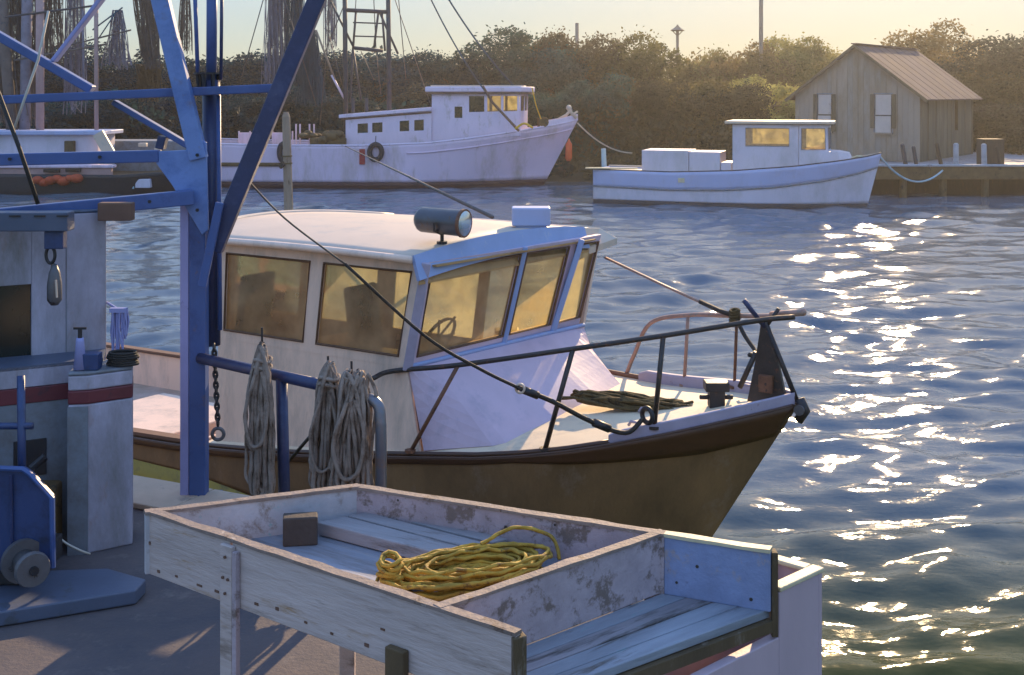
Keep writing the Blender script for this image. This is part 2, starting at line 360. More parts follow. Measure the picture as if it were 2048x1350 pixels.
class Frame:
    def __init__(s, P0, heading_deg):
        s.P = Vector(P0); a = R(heading_deg); s.u = Vector((math.cos(a), math.sin(a), 0)); s.v = Vector((-math.sin(a), math.cos(a), 0))
    def __call__(s, t, sd, z): p = s.P+s.u*t+s.v*sd; p.z = z; return p
# ---------------- water ----------------
def water():
    def axis(lo, d0, hi, d1, inner, step, grow):
        a = list(np.arange(d0, d1, step)); x = d1; st = step
        while x < hi: a.append(x); st *= grow; x += st
        a.append(hi); b = []; x = d0-step; st = step
        while x > lo: b.append(x); st *= grow; x -= st
        b.append(lo); return np.array(sorted(set(np.round(b+a, 4))))
    xs = axis(-150, -9, 150, 13, 0, .075, 1.035)
    ys = [3.0]; st = .05
    while ys[-1] < 120: ys.append(ys[-1]+max(.055, .0062*ys[-1]))
    ys = np.array([-60, -30, -10, -3, 0]+ys+[150.])
    X, Y = np.meshgrid(xs, ys); Z = np.zeros_like(X)
    r = np.random.default_rng(3)
    for i in range(60):
        lam = math.exp(r.uniform(math.log(.42), math.log(3.4))); k = 2*math.pi/lam
        th = R(90) + r.normal(0, .42) + R(12); amp = .0105*lam**.9 * r.uniform(.4, 1.2)/2.1
        ph = r.uniform(0, 6.28)
        a = k*(X*math.cos(th)+Y*math.sin(th))+ph + .6*np.sin(.35*X+.21*Y+ph)
        fade = np.clip((lam*.38/np.maximum(.0062*Y, .05)-.8), 0, 1)
        Z += amp*fade*(np.sin(a)+.22*np.cos(2*a))
    Z *= (1+.35*np.sin(.31*X+1.3)*np.sin(.23*Y+.5))
    Z = Z*np.clip(1-(Y-60)/80, .2, 1)
    n, m = X.shape; co = np.stack([X, Y, Z], -1).reshape(-1, 3).astype(np.float32)
    idx = np.arange(n*m).reshape(n, m); q = np.stack([idx[:-1, :-1], idx[:-1, 1:], idx[1:, 1:], idx[1:, :-1]], -1).reshape(-1, 4)
    me = bpy.data.meshes.new('water'); me.vertices.add(len(co)); me.vertices.foreach_set('co', co.ravel())
    me.loops.add(q.size); me.loops.foreach_set('vertex_index', q.ravel().astype(np.int32))
    me.polygons.add(len(q)); me.polygons.foreach_set('loop_start', np.arange(0, q.size, 4, dtype=np.int32)); me.polygons.foreach_set('loop_total', np.full(len(q), 4, dtype=np.int32))
    me.polygons.foreach_set('use_smooth', np.ones(len(q), bool)); me.update(); me.materials.append(M['water'])
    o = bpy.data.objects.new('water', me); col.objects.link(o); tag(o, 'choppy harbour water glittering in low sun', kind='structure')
water()

# ---------------- far bank ----------------
def bank():
    mb = MB(); xs = np.linspace(-150, 150, 90); ys = [58, 60.5, 62.5, 65, 70, 78, 90, 110, 135, 160]
    rows = []
    for y in ys:
        row = []
        for x in xs:
            h = {58: -1.0, 60.5: -.1, 62.5: .5}.get(y, 1.0+min(1.2, (y-65)*.03))
            row.append((x*(1 if y < 300 else y/150), y+1.2*math.sin(x*.13)+.8*math.sin(x*.37+1) if y < 70 else y, h+.15*math.sin(x*.9+y)))
        rows.append(row)
    tag(mb.grid(rows).build('shore_bank', 'earth', origin=(0, 60, 0), smooth=True), 'low earth shore under the trees', kind='structure')
bank()
def ground_h(y): return 1.0+min(1.2, (y-65)*.03) if y > 65 else .8

def crown_mesh(seed, clumps=26, per=300, leaf=.03, loose=0):
    r = np.random.default_rng(seed); C = []
    for i in range(clumps):
        a = r.uniform(0, 6.28); h = r.uniform(.10, .88); rad = (.42*np.sqrt(max(.02, 1-((h-.46)/.56)**2)))*math.sqrt(r.uniform(.15, 1))
        C.append((rad*math.cos(a), rad*math.sin(a), h, r.choice([.07, .09, .12, .15, .19])*(1-.15*loose)))
    pts = []
    for cx, cy, cz, cr in C:
        k = int(per*(cr/.13)**2); d = r.normal(size=(k, 3)); d /= np.linalg.norm(d, axis=1)[:, None]
        rr = cr*r.uniform(.45, 1.1, k)**.5*(1+.5*r.random(k)*(r.random(k) > .72)); p = np.array([cx, cy, cz])+d*rr[:, None]*np.array([1, 1, .8]); pts.append(p)
    P = np.concatenate(pts); n = len(P)
    a = r.normal(size=(n, 3)); a /= np.linalg.norm(a, axis=1)[:, None]; b = np.cross(a, r.normal(size=(n, 3))); b /= np.linalg.norm(b, axis=1)[:, None]
    s = leaf*r.uniform(.6, 1.25, n)[:, None]; V = np.stack([P-a*s, P-b*s*.55, P+a*s, P+b*s*.55], 1).reshape(-1, 3)
    me = bpy.data.meshes.new('crown'); me.from_pydata(V.tolist(), [], np.arange(4*n).reshape(-1, 4).tolist()); me.materials.append(M['leaf'])
    return me, C
def trunk_mesh(C, seed):
    r = random.Random(seed); mb = MB()
    top = Vector((r.uniform(-.03, .03), r.uniform(-.03, .03), .62)); mid = Vector((r.uniform(-.03, .03), 0, .3))
    mb.tube(bez([(0, 0, -.05), mid*.5, mid, top], 4), [.026-.0015*i for i in range(13)], 7)
    for c in C[::2]:
        st = mid.lerp(top, r.random()) if c[2] > .45 else mid*r.uniform(.6, 1)
        e = Vector(c[:3]); m_ = st.lerp(e, .5)+Vector((0, 0, .02)); mb.tube(bez([st, m_, e], 3), [.011, .010, .009, .008, .006, .004, .003], 5)
    me = bpy.data.meshes.new('trunk'); me.from_pydata([tuple(v) for v in mb.v], [], mb.f); me.materials.append(M['bark']); return me
VAR = []
for sd_ in range(6):
    me, C = crown_mesh(20+sd_, 30+sd_*2, 600, (.0155 if sd_ < 4 else .0135), loose=1 if sd_ > 3 else 0); VAR.append((me, trunk_mesh(C, sd_)))
def tree(px, top, Y, wpx, colr, label, group='trees along the far bank', var=None, name='tree'):
    x = (px-1024)/F*Y; g = ground_h(Y); ztop = EYE+(HORIZON-top)/F*Y; h = (ztop-g)/.98; wd = wpx/F*Y
    me, tm = VAR[random.randrange(4) if var is None else var]
    root = thing(name, (x, Y, g-.05), label, 'tree', group)
    root.rotation_euler = (0, 0, random.uniform(0, 6.28)); root.scale = (wd/.78, wd/.78, h)
    for nm, m_ in (('crown', me), ('trunk', tm)):
        o = bpy.data.objects.new(nm, m_); col.objects.link(o); o.parent = root; o.color = (*colr, 1)
DK = (.007, .040, .062); MD = (.028, .066, .064); OL = (.16, .155, .055); GD = (.36, .31, .10); RD = (.07, .062, .038)  # olive and gold: backlit haze of the right side put into leaf colours
def cv(c, k=.18):
    s = random.uniform(1-k, 1+k); return tuple(v*s*random.uniform(.93, 1.07) for v in c)
# (x, top, depth, width, colour, what singles it out)
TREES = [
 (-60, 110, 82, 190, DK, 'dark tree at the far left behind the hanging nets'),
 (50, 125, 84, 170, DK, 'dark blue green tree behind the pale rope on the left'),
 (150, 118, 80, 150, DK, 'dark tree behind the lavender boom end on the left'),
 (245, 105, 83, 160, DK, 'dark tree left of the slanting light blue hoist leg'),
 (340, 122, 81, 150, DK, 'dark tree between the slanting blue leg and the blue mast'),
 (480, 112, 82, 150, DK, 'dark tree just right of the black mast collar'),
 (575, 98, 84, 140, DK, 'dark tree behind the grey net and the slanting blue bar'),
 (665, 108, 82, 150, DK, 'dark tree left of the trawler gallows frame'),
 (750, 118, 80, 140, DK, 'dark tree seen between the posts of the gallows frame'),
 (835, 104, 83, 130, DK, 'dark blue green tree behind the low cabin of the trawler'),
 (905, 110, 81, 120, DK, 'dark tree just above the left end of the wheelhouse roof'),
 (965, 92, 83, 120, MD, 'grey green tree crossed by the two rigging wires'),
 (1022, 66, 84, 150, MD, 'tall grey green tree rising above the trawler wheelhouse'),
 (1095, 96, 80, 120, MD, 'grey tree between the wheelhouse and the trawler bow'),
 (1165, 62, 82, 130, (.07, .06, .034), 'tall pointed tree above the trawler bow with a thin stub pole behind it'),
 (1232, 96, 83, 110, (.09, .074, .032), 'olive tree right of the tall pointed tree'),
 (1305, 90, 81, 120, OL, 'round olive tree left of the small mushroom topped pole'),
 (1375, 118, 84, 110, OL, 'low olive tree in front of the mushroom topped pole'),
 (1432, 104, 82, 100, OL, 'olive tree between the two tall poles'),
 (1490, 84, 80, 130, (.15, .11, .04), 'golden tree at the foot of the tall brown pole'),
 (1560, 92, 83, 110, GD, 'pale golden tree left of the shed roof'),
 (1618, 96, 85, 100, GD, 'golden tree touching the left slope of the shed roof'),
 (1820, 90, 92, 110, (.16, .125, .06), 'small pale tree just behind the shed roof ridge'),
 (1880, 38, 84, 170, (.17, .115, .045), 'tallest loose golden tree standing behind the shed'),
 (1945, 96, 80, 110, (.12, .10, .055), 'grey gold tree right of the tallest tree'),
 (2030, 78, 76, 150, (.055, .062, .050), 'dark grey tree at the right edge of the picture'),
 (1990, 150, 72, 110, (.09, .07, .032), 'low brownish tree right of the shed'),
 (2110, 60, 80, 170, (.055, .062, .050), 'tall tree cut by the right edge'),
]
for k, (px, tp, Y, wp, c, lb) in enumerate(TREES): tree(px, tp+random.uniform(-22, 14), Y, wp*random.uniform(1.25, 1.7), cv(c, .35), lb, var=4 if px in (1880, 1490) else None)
FRONT = [
 (60, 190, 70, DK, 'low dark bush behind the white roof on the far left'), (190, 180, 69, DK, 'low dark bush behind the pink post'), (310, 188, 70, DK, 'low dark bush under the slanting blue leg'),
 (470, 180, 69, DK, 'low dark bush right of the blue mast'), (600, 172, 70, DK, 'low dark bush above the trawler stern'), (730, 176, 69, DK, 'low dark bush above the trawler low cabin'),
 (860, 168, 70, (.03, .04, .036), 'low dark bush behind the trawler upper wheelhouse'), (1000, 165, 69, MD, 'grey bush behind the trawler roof'), (1110, 172, 68, MD, 'grey green bush just left of the trawler bow'),
 (1190, 150, 68, MD, 'grey green bush right of the trawler bow'), (1262, 142, 70, (.075, .056, .03), 'brownish bush above the aft box of the blue white boat'),
 (1335, 160, 68, RD, 'reddish brown bush behind the aft box'), (1400, 150, 70, (.10, .075, .03), 'olive bush above the gap before the small cabin'),
 (1470, 158, 68, RD, 'reddish bush left of the small boat cabin'), (1540, 140, 70, GD, 'golden bush above the small boat cabin'), (1600, 165, 72, GD, 'golden bush against the left shed wall'),
 (1975, 215, 68, (.06, .042, .02), 'brown bush behind the right shed corner'), (2035, 200, 67, RD, 'reddish bush behind the wharf posts at the right edge'), (2085, 180, 70, MD, 'grey bush cut by the right edge'),
]
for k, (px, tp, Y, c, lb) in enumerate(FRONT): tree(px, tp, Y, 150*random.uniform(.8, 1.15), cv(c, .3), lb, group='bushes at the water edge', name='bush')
# continuous undergrowth along the water: nobody could count it
def undergrowth():
    r = np.random.default_rng(5); n = 52000
    X = r.uniform(-50, 50, n); Y = r.uniform(60.5, 80, n); H = (.6+2.3*np.clip((Y-60)/6, 0, 1))*(.75+.4*np.sin(X*.9+Y)*np.sin(X*.37))
    g = np.where(Y > 65, 1.0, .3); Z = g+H*r.uniform(0, 1, n)**.8
    keep = ~((X > 12.5) & (X < 26) & (Y < 72)); P = np.stack([X, Y, Z], 1)[keep]; n = len(P)
    a = r.normal(size=(n, 3)); a /= np.linalg.norm(a, axis=1)[:, None]; b = np.cross(a, r.normal(size=(n, 3))); b /= np.linalg.norm(b, axis=1)[:, None]
    s = .2*r.uniform(.6, 1.3, n)[:, None]; V = np.stack([P-a*s, P-b*s*.6, P+a*s, P+b*s*.6], 1)
    L_ = P[:, 0] < 3
    for sel, c, lb, cx in ((L_, (.010, .034, .042), 'dark undergrowth along the water behind the trawler', 0), (~L_, (.07, .062, .032), 'brown olive undergrowth along the water behind the wharf', 0)):
        Q = V[sel].reshape(-1, 3); me = bpy.data.meshes.new('undergrowth'); me.from_pydata(Q.tolist(), [], np.arange(len(Q)).reshape(-1, 4).tolist()); me.materials.append(M['leaf'])
        o = bpy.data.objects.new('undergrowth', me); col.objects.link(o); o.color = (*c, 1); tag(o, lb, 'undergrowth', kind='stuff')
undergrowth()
def farwood():
    r = np.random.default_rng(9); n = 60000
    X = r.uniform(-70, 75, n); Y = r.uniform(88, 98, n); top = 5.3+.7*np.sin(X*.5)+.7*np.sin(X*1.3+2)+.5*np.sin(X*2.9)+r.normal(0, .3, n)
    top = np.where((X > 29), top-1.0, top)
    Z = 2+np.maximum(top-1.5, 1)*r.uniform(0, 1, n)**.9; P = np.stack([X, Y, Z], 1)
    a = r.normal(size=(n, 3)); a /= np.linalg.norm(a, axis=1)[:, None]; b = np.cross(a, r.normal(size=(n, 3))); b /= np.linalg.norm(b, axis=1)[:, None]
    s = .27*r.uniform(.6, 1.3, n)[:, None]; V = np.stack([P-a*s, P-b*s*.6, P+a*s, P+b*s*.6], 1)
    for sel, c, lb in ((X < 1, (.008, .036, .050), 'dark wood closing the gaps behind the left trees'), (X >= 1, (.16, .125, .05), 'hazy golden wood behind the right trees')):  # right half golden: haze light put into the leaf colour
        Q = V[sel].reshape(-1, 3); me = bpy.data.meshes.new('far_wood'); me.from_pydata(Q.tolist(), [], np.arange(len(Q)).reshape(-1, 4).tolist()); me.materials.append(M['leaf'])
        o = bpy.data.objects.new('far_wood', me); col.objects.link(o); o.color = (*c, 1); tag(o, lb, 'wood', kind='stuff')
farwood()

# poles beyond the trees
def pole(px, top, Y, wpx, m, label, name='utility_pole'):
    a = at(px, top, Y); b = Vector((a.x, a.y, 1.0)); return a, b
a, b = pole(1522, -60, 78, 9, 'pile', '')
tag(MB().cyl(b, a, .15, 10, .12).build('utility_pole', 'pile', smooth=True), 'tall brown wooden pole rising out of the picture above the golden trees', 'pole')
a = at(1355, 62, 86); b = Vector((a.x, a.y, 1.5))
rt = thing('nest_pole', b, 'thin pole with a small mushroom shaped platform above the olive trees', 'pole')
MB().cyl(b, a, .1, 8).build('pole', 'pile', rt, smooth=True)
mb = MB(); c = a
mb.tube([c+Vector((0, 0, 0)), c+Vector((0, 0, .05)), c+Vector((0, 0, .18)), c+Vector((0, 0, .33)), c+Vector((0, 0, .45))], [.46, .50, .28, .10, .03], 12).build('platform', 'pile', rt)
for sx in (-1, 1): MB().beam(c+Vector((0, 0, -.35)), c+Vector((sx*.34, 0, 0)), .06, .06).build('brace', 'pile', rt)
a = at(1154, 46, 90); b = Vector((a.x, a.y, 2.0)); tag(MB().cyl(b, a, .13, 8).build('stub_pole', 'pile', smooth=True), 'short stub of a pole showing above the tall pointed tree', 'pole')

# ---------------- shed ----------------
def shed():
    g = Vector((math.cos(R(-35)), math.sin(R(-35)), 0)); sdv = Vector((-g.y, g.x, 0))
    c0 = Vector((18.8, 57, 0)) - g*6.05; base = 1.3; ez = 4.42; rz = 6.72; W = 6.05; Ln = 9.2
    def P(a, b, z): p = c0+g*a+sdv*b; p.z = z; return p
    rt = thing('shed', P(W/2, Ln/2, base), 'grey weathered gabled shed with a rusty pink metal roof on the wharf', 'shed')
    wz0, wz1 = 2.62, 4.42; wins = [(1.15, 1.85), (3.95, 4.75)]; T = sdv*.03; rr = random.Random(31)
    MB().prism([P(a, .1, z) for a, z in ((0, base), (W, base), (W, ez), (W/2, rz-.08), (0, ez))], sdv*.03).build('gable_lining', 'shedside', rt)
    cuts = [0, .24, .47, .7, .93, 1.15, 1.38, 1.62, 1.85, 2.1, 2.36, 2.62, 2.88, 3.14, 3.41, 3.68, 3.95, 4.22, 4.48, 4.75, 5.0, 5.26, 5.52, 5.78, W]
    roofz = lambda a: ez+(rz-.06-ez)*(1-abs(a-W/2)/(W/2))
    for a0, a1 in zip(cuts[:-1], cuts[1:]):
        off = rr.uniform(-.012, .012); e = a1-.009; m_ = 'shed' if rr.random() < .8 else 'shed2'
        inw = any(w0_-.01 <= a0 and a1 <= w1_+.01 for w0_, w1_ in wins)
        top_ = [(a0, roofz(a0)), (e, roofz(e))]
        if a0 < W/2 < e: top_ = [(a0, roofz(a0)), (W/2, roofz(W/2)), (e, roofz(e))]
        for z0, tp_ in (((base, [(a0, wz0), (e, wz0)]), (wz1, top_)) if inw else ((base, top_),)):
            MB().prism([P(a, .05+off, z) for a, z in [(e, z0), (a0, z0)]+tp_], T).build('board', m_, rt)
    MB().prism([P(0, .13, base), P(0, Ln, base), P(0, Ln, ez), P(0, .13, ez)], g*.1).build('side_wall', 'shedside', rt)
    # right wall of upright boards
    nb = 14; me0 = None
    for i in range(nb):
        b0 = .13+(Ln-.3)*i/nb; b1 = .13+(Ln-.3)*(i+1)/nb-.035
        if i in (9, ): 
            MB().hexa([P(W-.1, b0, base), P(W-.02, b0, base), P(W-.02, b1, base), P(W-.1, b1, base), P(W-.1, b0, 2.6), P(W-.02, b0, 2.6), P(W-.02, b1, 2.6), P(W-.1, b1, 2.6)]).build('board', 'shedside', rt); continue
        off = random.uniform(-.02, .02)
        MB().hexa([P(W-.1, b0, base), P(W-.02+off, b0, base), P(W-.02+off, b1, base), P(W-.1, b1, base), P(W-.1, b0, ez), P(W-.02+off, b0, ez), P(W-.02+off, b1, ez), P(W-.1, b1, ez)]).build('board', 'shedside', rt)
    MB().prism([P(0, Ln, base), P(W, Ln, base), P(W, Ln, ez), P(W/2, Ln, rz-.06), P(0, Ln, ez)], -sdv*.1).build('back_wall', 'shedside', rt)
    # roof: two slopes of seamed panels
    ov = .42; fo = .22
    for sgn in (0, 1):
        ridge = lambda b: P(W/2, b, rz+.03)
        dz = (rz-ez)/(W/2)
        def eave(b): a = -ov if sgn == 0 else W+ov; return P(a, b, ez-dz*ov+.03)
        npn = 16
        for i in range(npn):
            b0 = -fo+(Ln+2*fo)*i/npn; b1 = -fo+(Ln+2*fo)*(i+1)/npn-.03
            up = Vector((0, 0, .05+.012*(i % 2)))
            MB().hexa([eave(b0), eave(b1), ridge(b1), ridge(b0), eave(b0)+up, eave(b1)+up, ridge(b1)+up, ridge(b0)+up]).build('roof_panel', 'shedroof', rt)
        MB().beam(eave(-fo)+Vector((0, 0, -.04)), ridge(-fo)+Vector((0, 0, -.04)), .05, .14).build('barge_board', 'shedside', rt)
    MB().beam(P(W/2, -fo, rz+.1), P(W/2, Ln+fo, rz+.1), .3, .05).build('ridge_cap', 'shedroof', rt)
    for wi, (a0, a1) in enumerate(wins):
        f = MB(); f.beam(P(a0-.05, -.04, wz0-.04), P(a1+.05, -.04, wz0-.04), .1, .08).build('window_sill', 'shed', rt)
        mid = 3.42
        for z0, z1, dy in ((wz0, mid-.03, -.05), (mid+.03, wz1-.02, 0)):
            MB().prism([P(a0+.03, .02+dy, z0), P(a1-.03, .02+dy, z0), P(a1-.03, .02+dy, z1), P(a0+.03, .02+dy, z1)], sdv*.04).build('window_board', 'board', rt)
        for f0, f1, g0, g1 in ((a0-.06, a0, wz0-.04, wz1+.05), (a1, a1+.06, wz0-.04, wz1+.05), (a0, a1, wz1, wz1+.06), (a0, a1, wz0-.06, wz0)):
            MB().prism([P(f0, -.0, g0), P(f1, -.0, g0), P(f1, -.0, g1), P(f0, -.0, g1)], sdv*.07).build('window_frame', 'houseg', rt)
        for s0, s1 in ((a0-.2, a0-.015), (a1+.015, a1+.2)):
            MB().prism([P(s0, -.05, wz0+.2*wi), P(s1, -.05, wz0+.2*wi), P(s1, -.05, wz1), P(s0, -.05, wz1)], sdv*.04).build('shutter', 'shedside', rt)
    # lean-to behind right with lit gap
    return rt
shed()
# ---------------- far wharf ----------------
def wharf():
    X0, X1, Y0, Y1, z = 13.5, 36, 53.2, 75, 1.28
    rt = thing('wharf', (22, 54, 0), 'low timber wharf with an ochre edge beam in front of the shed', 'wharf')
    n = int((X1-X0)/.35)
    me = None
    for i in range(n):
        x = X0+i*.35; zt = z+random.uniform(-.012, .012)
        if me is None:
            o = MB().box((x, Y0, zt-.06), (x+.32, Y1, zt)).build('plank', 'plank', rt); me = o.data; ox = x; oz = zt
        else:
            o = bpy.data.objects.new('plank', me); col.objects.link(o); o.parent = rt; o.location = (x-ox, 0, zt-oz)
    for i in range(5):
        a = X0+i*4.5; MB().box((a, Y0-.12, z-.52), (a+4.47, Y0-.01, z+.03)).build('edge_beam', 'ochrewood', rt, bevel=.02)
        MB().box((a, Y0-.2, z+.04), (a+4.4, Y0+.06, z+.13)).build('kerb_rail', 'lightpost', rt, bevel=.02)
    MB().box((X0, Y0+1.6, -.6), (X1, Y0+1.75, z-.1)).build('back_boards', 'darkwood', rt)
    for k, px in enumerate((1600, 1700, 1808, 1888, 1973, 2060)):
        x = (px-1024)/F*53.1; MB().cyl((x, Y0+.12, -1), (x+.04, Y0+.12, z-.08), .16, 10, .15).build('piling', 'ochrewood', rt, smooth=False)
    return rt
wharf()
for px, top, bot, wpx, m, dx, lb in ((1808, 287, 338, 9, 'steel', 8, 'dark leaning wharf post nearest the shed corner'), (1830, 292, 338, 8, 'steel', 7, 'shorter dark leaning post beside it in front of the shed'),
    (1878, 286, 340, 8, 'darkwood', 10, 'thin dark leaning post over the gap in the kerb'), (1912, 286, 338, 11, 'lightpost', 0, 'pale upright post in front of the brown bush'),
    (1968, 287, 345, 11, 'lightpost', 1, 'thick pale round topped bollard on the wharf edge'), (1997, 293, 338, 7, 'darkwood', 9, 'leaning post with a pale edge near the right end of the wharf')):
    Y = 53.6; a = at(px+dx/2, 0, Y); b = at(px-dx/2, top, Y); a.z = 1.28
    mb = MB(); r_ = wpx/2/F*Y; mb.tube([a, a.lerp(b, .95), b], [r_, r_*.95, r_*.5], 9)
    rt = tag(mb.build('wharf_post', m, smooth=False), lb, 'post', 'posts standing on the wharf')
c = at(1985, 318, 54.5); tag(MB().box((c.x-.45, 54.3, 1.3), (c.x+.45, 55.2, 2.45)).build('crate', 'darkwood', bevel=.02), 'dark crate on the wharf right of the thick bollard', 'crate')
def haze(den, aniso):
    m = bpy.data.materials.new('haze_air'); m.use_nodes = True; N = m.node_tree.nodes; N.remove(N['Principled BSDF'])
    v = N.new('ShaderNodeVolumePrincipled'); v.inputs['Color'].default_value = (.93, .95, 1, 1); v.inputs['Density'].default_value = den; v.inputs['Anisotropy'].default_value = aniso
    m.node_tree.links.new(v.outputs[0], N['Material Output'].inputs['Volume'])
    mb = MB().box((-152, -62, -6), (152, 165, 17)); me = bpy.data.meshes.new('haze'); me.from_pydata([tuple(p) for p in mb.v], [], mb.f); me.materials.append(m)
    o = bpy.data.objects.new('haze', me); col.objects.link(o); tag(o, 'thin warm evening haze over the harbour', 'haze', kind='stuff')
haze(.0005, .70)

# ---------------- boat building ----------------
def hull(fr, root, st, nm, z_lo=-.35, rake=.57, fl=.30, mats=(('hull', None, None, 'white'),), rows=14, transom=True, solid=.04, camber=.05, deck=None, deckdrop=0.0, deckmat='deck', t_aft=None, n=60):
    """st: list of (t, half beam, sheer z). Strakes in mats: (name, z fraction function or z values, material)"""
    ts = [s[0] for s in st]; t0, t1 = min(ts), max(ts); xs = sorted(ts)
    B = [next(s[1] for s in st if s[0] == x) for x in xs]; Z = [next(s[2] for s in st if s[0] == x) for x in xs]
    def smooth(x, V):
        h = .25
        return sum(np.interp(x+d*h, xs, V)*k for d, k in ((-1, .25), (0, .5), (1, .25))) if xs[0]+h < x < xs[-1]-.35 else float(np.interp(x, xs, V))
    TS = [t0+(t1-t0)*(1-(1-i/(n-1))**1.35) for i in range(n)]; L = t1-t0
    def pt(t, side, z):
        zs = smooth(t, Z); b = smooth(t, B); d = max(0, zs-z); f = max(0, min(1, (t-(t1-L*.42))/(L*.42)))
        bb = b*max(.0, (1-(fl*f+.02)*min(d/1.6, 1.3)))*(1-.25*max(0, (.1-z))**1.5)
        if f > .55: bb *= (1-min(1, (f-.55)/.45*.35*min(1, d/1.2)))
        return fr(t-rake*d*f**2.2, side*bb, z)
    out = []
    for nmp, ztop, zbot, m, off, nr in mats:
        for side in (-1, 1):
            rws = []
            for j in range(nr):
                q = j/(nr-1); row = []
                for t in TS:
                    zt = smooth(t, Z) if ztop is None else (ztop(t) if callable(ztop) else min(ztop, smooth(t, Z)-.001)); zb = zbot(t) if callable(zbot) else zbot
                    z = zt+(zb-zt)*q; p = pt(t, side, z)
                    if off: p = p+fr.v*side*off
                    row.append(p)
                rws.append(row if side == 1 else row[::-1])
            MB().grid(rws).build(nmp, m, root, smooth=True, solid=solid, soff=0)
    if transom:
        zs = smooth(t0, Z); ps = [pt(t0, -1, zs-(zs-z_lo)*j/6) for j in range(7)]+[pt(t0, 1, z_lo+(zs-z_lo)*j/6) for j in range(7)]
        MB().prism(ps, fr.u*.05).build('transom', mats[0][3], root)
    return pt, smooth, Z, B, xs, TS

def panel(fr_pts, wins, root, wallm, glassm, th=.035, sealr=.012, name='wall', sealm='seal', glassnames=None):
    """flat wall between bottom edge A0-A1 and top edge T0-T1 with window openings (f0,f1,g0,g1); all windows share g0,g1"""
    A0, A1, T0, T1 = map(Vector, fr_pts)
    def q(f, g): return A0.lerp(A1, f).lerp(T0.lerp(T1, f), g)
    mb = MB(); nrm = (A1-A0).cross(T0-A0).normalized()
    def quad(f0, f1, g0, g1):
        ps = [q(f0, g0), q(f1, g0), q(f1, g1), q(f0, g1)]; mb.prism([p-nrm*th/2 for p in ps], nrm*th)
    if not wins: quad(0, 1, 0, 1)
    else:
        g0, g1 = wins[0][2], wins[0][3]; quad(0, 1, 0, g0); quad(0, 1, g1, 1); last = 0
        for w_ in wins:
            quad(last, w_[0], g0, g1); last = w_[1]
        quad(last, 1, g0, g1)
    mb.build(name, wallm, root)
    for i, (f0, f1, a, b) in enumerate(wins):
        gm = glassm[i] if isinstance(glassm, (list, tuple)) else glassm
        c = [q(f0, a), q(f1, a), q(f1, b), q(f0, b)]
        w_ = MB().add(c, [(0, 1, 2, 3)]).build('window', gm, root)
        if sealr: MB().tube([x+nrm*s_ for x in c for s_ in (th*.55,)], sealr, 5, closed=True).build('window_seal', sealm, w_ if False else root)
    return q

